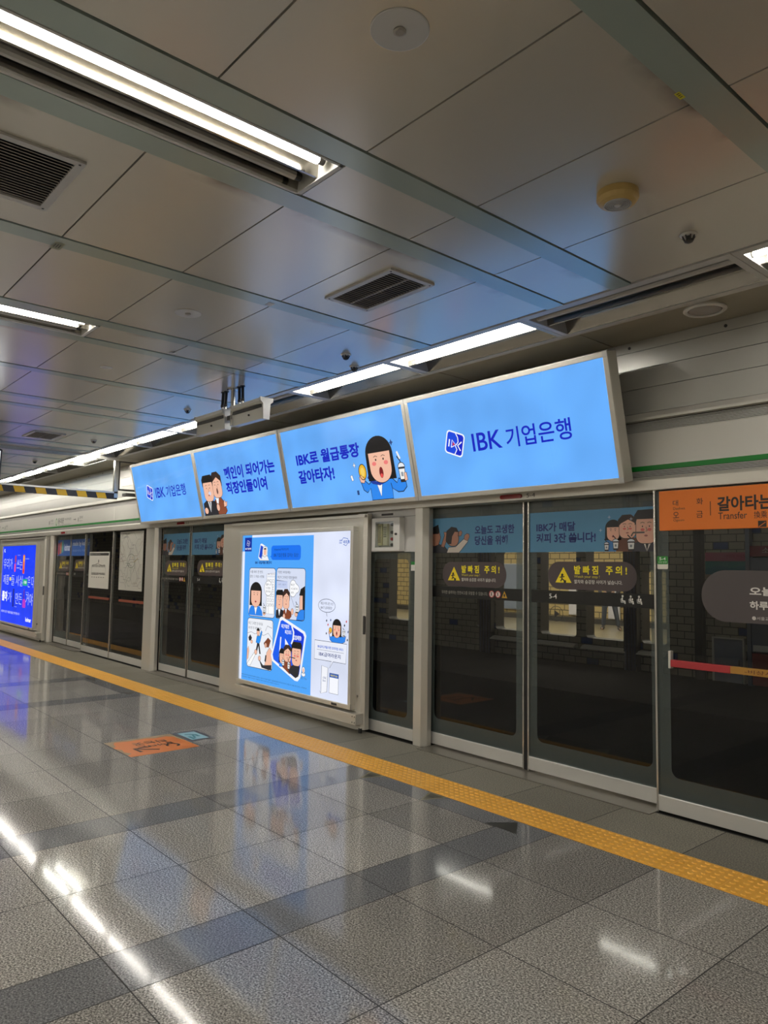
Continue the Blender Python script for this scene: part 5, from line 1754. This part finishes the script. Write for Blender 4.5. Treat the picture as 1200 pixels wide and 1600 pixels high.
mb.box(XL, XR, 4.86, 4.95, 2.255, 3.7, M['concrete'])
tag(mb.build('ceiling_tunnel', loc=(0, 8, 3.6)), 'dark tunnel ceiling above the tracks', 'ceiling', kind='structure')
holes = [(-8.38, 0.45, -7.61, 2.0), (-7.41, 0.45, -6.625, 2.0), (-6.36, 0.45, -5.93, 1.63), (-9.45, 0.46, -8.72, 1.95), (-9.925, 0.46, -9.775, 1.95), (-12.6, 0.46, -11.9, 1.95), (-14.3, 0.46, -13.6, 1.95), (-16.4, 0.46, -15.7, 1.95), (-19.0, 0.46, -18.3, 1.95)]
vs, fs = plate([(XL, 0), (XR, 0), (XR, 3.6), (XL, 3.6)], [rr(*h, 0.06) for h in holes])
mb = MB()
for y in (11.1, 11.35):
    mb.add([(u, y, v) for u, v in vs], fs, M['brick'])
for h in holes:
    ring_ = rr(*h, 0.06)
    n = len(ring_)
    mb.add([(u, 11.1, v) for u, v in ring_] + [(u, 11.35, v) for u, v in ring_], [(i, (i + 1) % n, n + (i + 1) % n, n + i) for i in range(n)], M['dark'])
BW = mb.build('wall_reflected', loc=(0, 11.1, 0))
tag(BW, 'dim brick wall reflected in the glass, built across the tracks with openings to a bright concourse', 'wall', kind='structure')
for h in holes[:4]:
    mb = MB()
    mb.prism([(11.1, 0.335), (11.02, 0.325), (10.95, 0.275), (11.1, 0.27)], 'x', h[0] - 0.03, h[2] + 0.03, M['alu_light'])
    mb.build('window_ledge', BW)
tl = lamp('added_tunnel_tube', (1.0, 0.93, 0.80), 36.0)
for i in range(6):  # lamps added under the tunnel ceiling to brighten the brick wall
    x = -15.0 + 3.2 * i
    t = thing('added_tunnel_lamp', (x, 9.3, 3.6), 'small tube lamp added on the dark tunnel ceiling to light the brick wall', 'ceiling light', 'added tunnel ceiling lamps')
    mb = MB()
    mb.box(x - 0.65, x + 0.65, 9.25, 9.35, 3.55, 3.595, M['white'])
    mb.build('housing', t)
    mb = MB()
    mb.tube((x - 0.6, 9.3, 3.53), (x + 0.6, 9.3, 3.53), 0.018, tl, 10)
    mb.build('tube', t)
# pillars on the reflected wall
for x0, x1, col, lab in ((-5.42, -5.30, 'dark', 'narrow dark pilaster on the reflected brick wall'), (-6.62, -6.38, 'dark', 'dark ribbed column between the openings of the reflected wall'), (-9.77, -9.47, 'dark', 'dark ribbed column at the left opening of the reflected wall')):
    mb = MB()
    mb.box(x0, x1, 10.98, 11.095, 0.0, 3.59, M['dark'])
    if x1 - x0 > 0.2:
        for i in range(4):
            xx = x0 + 0.04 + (x1 - x0 - 0.08) * i / 3
            mb.tube((xx, 10.98, 0.0), (xx, 10.98, 3.6), 0.018, pm('blue_grey_rib', (0.06, 0.07, 0.11), 0.4), 10)
    tag(mb.build('wall_column', loc=((x0 + x1) / 2, 11.0, 0)), lab, 'column')
mb = MB()
mb.box(-4.645, -4.585, 10.98, 11.09, 0.0, 2.6, pm('bluish_steel_post', (0.16, 0.18, 0.22), 0.4))
tag(mb.build('steel_post', loc=(-4.62, 11.04, 0)), 'bluish steel post beside the red cabinet on the reflected brick wall', 'post')
t = thing('hatch_door', (-4.96, 11.09, 0.0), 'low blue grey hatch door in the reflected brick wall', 'door')
mb = MB()
mb.box(-5.165, -4.74, 11.07, 11.1, 0.0, 0.63, pm('blue_grey_hatch', (0.20, 0.23, 0.30), 0.4))
mb.build('leaf', t)
mb = MB()
for q in ((-5.19, -5.165, 0, 0.65), (-4.74, -4.715, 0, 0.65), (-5.165, -4.74, 0.63, 0.65)):
    mb.box(q[0], q[1], 11.05, 11.1, q[2], q[3], M['alu_light'])
mb.build('frame', t)
mb = MB()
mb.box(-4.80, -4.79, 11.05, 11.07, 0.26, 0.34, M['steel'])
mb.build('handle', t)
t = thing('wall_poster', (-4.96, 11.09, 1.58), 'pink and teal poster on the reflected brick wall', 'poster')
mb = MB()
mb.box(-5.285, -4.65, 11.08, 11.1, 1.58, 1.912, pr('2f7a78'))
mb.build('sheet', t)
A = Art(facing(-5.285, 11.08, 1.58), pr)
A.rect(0, 0.2, 0.635, 0.332, 'a5586e').L(1).text('안전한 지하철', 0.32, 0.25, 0.60, 0.30, '7a2238', 0.0).poly([(0, 0.0), (0, 0.08), (0.2, 0.14), (0.4, 0.10), (0.635, 0.15), (0.635, 0.0)], '256b78')
A.build('print', t)
t = thing('fire_cabinet', (-4.3, 11.05, 0.0), 'dark red fire cabinet on the reflected wall at the right edge', 'cabinet')
mb = MB()
mb.box(-4.565, -3.7, 10.95, 11.1, 0.02, 0.47, pm('fire_red', (0.22, 0.012, 0.012), 0.4))
mb.build('lower_door', t)
mb = MB()
mb.box(-4.565, -3.7, 10.95, 11.1, 0.49, 1.83, pm('cabinet_grey', (0.13, 0.15, 0.20), 0.4))
mb.build('body', t)
mb = MB()
mb.box(-4.54, -3.72, 10.93, 10.95, 0.50, 0.585, M['greywhite'])
mb.build('handle_plate', t)
mb = MB()
mb.box(-4.565, -3.7, 10.95, 11.1, 1.85, 2.0, pm('dark_red_plate', (0.20, 0.012, 0.03), 0.4))
mb.build('sign_plate', t)
A = Art(facing(-4.40, 10.95, 1.86), pr)
A.text('소화전', 0, 0.03, 0.35, 0.12, 'b9a8a8', 0.01)
A.build('lettering', t)
# concourse added beyond the reflected wall
mb = MB()
mb.box(-30, 2, 11.1, 19.8, -0.1, 0.0, M['hallfloor'])
tag(mb.build('floor_concourse', loc=(-12, 15, 0)), 'pale floor of the bright concourse beyond the reflected wall', 'floor', kind='structure')
mb = MB()
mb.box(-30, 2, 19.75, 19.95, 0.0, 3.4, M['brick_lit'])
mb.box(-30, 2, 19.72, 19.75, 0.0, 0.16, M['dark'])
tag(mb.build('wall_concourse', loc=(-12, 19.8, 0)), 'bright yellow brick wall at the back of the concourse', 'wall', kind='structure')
mb = MB()
mb.box(-30, 2, 11.35, 19.9, 3.3, 3.4, M['white'])
tag(mb.build('ceiling_concourse', loc=(-12, 15, 3.3)), 'white ceiling of the concourse', 'ceiling', kind='structure')
hl = lamp('concourse_lamp_lens', (1.0, 0.90, 0.72), HALL)
for i in range(7):
    x = -22 + 3.2 * i
    t = thing('concourse_lamp', (x, 16, 3.3), 'bright panel lamp in the ceiling of the concourse added beyond the tracks', 'ceiling light', 'concourse ceiling lamps')
    mb = MB()
    mb.box(x - 0.62, x + 0.62, 14.0, 18.0, 3.27, 3.3, M['white'])
    mb.build('frame', t)
    mb = MB()
    mb.box(x - 0.55, x + 0.55, 14.1, 17.9, 3.26, 3.272, hl)
    mb.build('lens', t)
for x0, x1, z0, z1, col, lab in ((-13.75, -13.35, 0.25, 1.6, 'd5d2d8', 'tall pale notice board on the concourse wall'), (-12.35, -12.0, 0.2, 1.5, 'd0cdd4', 'pale sheet on the concourse wall beside the standing person'), (-16.5, -15.4, 0.3, 1.8, '7d8798', 'grey advertising panel far left on the concourse wall'),
                           (-18.0, -17.4, 0.3, 1.9, '3a4f78', 'blue panel far left on the concourse wall')):
    mb = MB()
    mb.box(x0, x1, 19.66, 19.68, z0, z1, pr(col))
    mb.box(x0 - 0.02, x1 + 0.02, 19.68, 19.71, z0 - 0.02, z1 + 0.02, M['greywhite'])
    tag(mb.build('notice_board', loc=((x0 + x1) / 2, 19.72, z0)), lab, 'notice board')

# the standing person in the concourse
def person(loc, label):
    t = thing('person', loc, label, 'person')
    J = {'pel': (0, 0, 0.95), 'spi': (0, -0.01, 1.15), 'che': (0, 0, 1.34), 'nec': (0, 0.005, 1.50), 'hea': (0, -0.01, 1.62), 'top': (0, 0.0, 1.72),
         'hl': (-0.10, 0, 0.90), 'kl': (-0.13, -0.02, 0.50), 'al': (-0.16, 0.02, 0.09), 'tl': (-0.19, -0.15, 0.035),
         'hr': (0.10, 0, 0.90), 'kr': (0.17, 0.0, 0.50), 'ar': (0.24, 0.04, 0.09), 'tr': (0.29, -0.12, 0.035),
         'sl': (-0.19, 0, 1.42), 'el': (-0.25, 0.02, 1.14), 'wl': (-0.22, -0.12, 0.93), 'fl': (-0.21, -0.16, 0.85),
         'sr': (0.19, 0, 1.42), 'er': (0.25, 0.02, 1.14), 'wr': (0.22, -0.12, 0.93), 'fr': (0.21, -0.16, 0.85)}
    Rr = {'pel': 0.14, 'spi': 0.13, 'che': 0.145, 'nec': 0.055, 'hea': 0.088, 'top': 0.07, 'hl': 0.095, 'kl': 0.065, 'al': 0.05, 'tl': 0.04, 'hr': 0.095, 'kr': 0.065, 'ar': 0.05, 'tr': 0.04,
          'sl': 0.07, 'el': 0.05, 'wl': 0.034, 'fl': 0.03, 'sr': 0.07, 'er': 0.05, 'wr': 0.034, 'fr': 0.03}
    def skin(name, bones, mat, grow=0.0, root=0):
        ks = []
        for a, b in bones:
            for q in (a, b):
                if q not in ks:
                    ks.append(q)
        me = bpy.data.meshes.new(name)
        me.from_pydata([J[q] for q in ks], [(ks.index(a), ks.index(b)) for a, b in bones], [])
        o = bpy.data.objects.new(name, me)
        C.objects.link(o)
        sk = o.modifiers.new('skin', 'SKIN')
        sk.use_smooth_shade = True
        for i, q in enumerate(ks):
            me.skin_vertices[0].data[i].radius = (Rr[q] + grow, Rr[q] * 0.85 + grow)
            me.skin_vertices[0].data[i].use_root = (i == root)
        ss = o.modifiers.new('sub', 'SUBSURF')
        ss.levels = ss.render_levels = 2
        o.data.materials.append(mat)
        o.parent = t
        return o
    skin('body', [('pel', 'spi'), ('spi', 'che'), ('che', 'nec'), ('nec', 'hea'), ('hea', 'top'), ('pel', 'hl'), ('hl', 'kl'), ('kl', 'al'), ('al', 'tl'), ('pel', 'hr'), ('hr', 'kr'), ('kr', 'ar'), ('ar', 'tr'),
                  ('che', 'sl'), ('sl', 'el'), ('el', 'wl'), ('wl', 'fl'), ('che', 'sr'), ('sr', 'er'), ('er', 'wr'), ('wr', 'fr')], pm('skin', (0.45, 0.28, 0.2), 0.5))
    skin('trousers', [('pel', 'hl'), ('hl', 'kl'), ('kl', 'al'), ('pel', 'hr'), ('hr', 'kr'), ('kr', 'ar')], pm('dark_denim', (0.045, 0.055, 0.075), 0.8), 0.016)
    skin('jacket', [('pel', 'spi'), ('spi', 'che'), ('che', 'sl'), ('sl', 'el'), ('el', 'wl'), ('che', 'sr'), ('sr', 'er'), ('er', 'wr')], pm('dark_jacket', (0.03, 0.03, 0.035), 0.8), 0.02)
    for a, b in (('al', 'tl'), ('ar', 'tr')):
        skin('shoe', [(a, b)], pm('dark_shoe', (0.03, 0.03, 0.03), 0.5), 0.012)
    mb = MB()
    mb.lathe((0, 0.02, 1.62), [(0.095, 0.0), (0.105, 0.06), (0.08, 0.115), (0.03, 0.135)], pm('dark_hair', (0.015, 0.012, 0.01), 0.5), 18)
    mb.build('hair', t, local=True, smooth=True)
    t.rotation_euler = (0, 0, 0.5)
    return t
person((-11.28, 18.0, 0.0), 'person in dark trousers and jacket standing in the bright concourse added beyond the tracks')
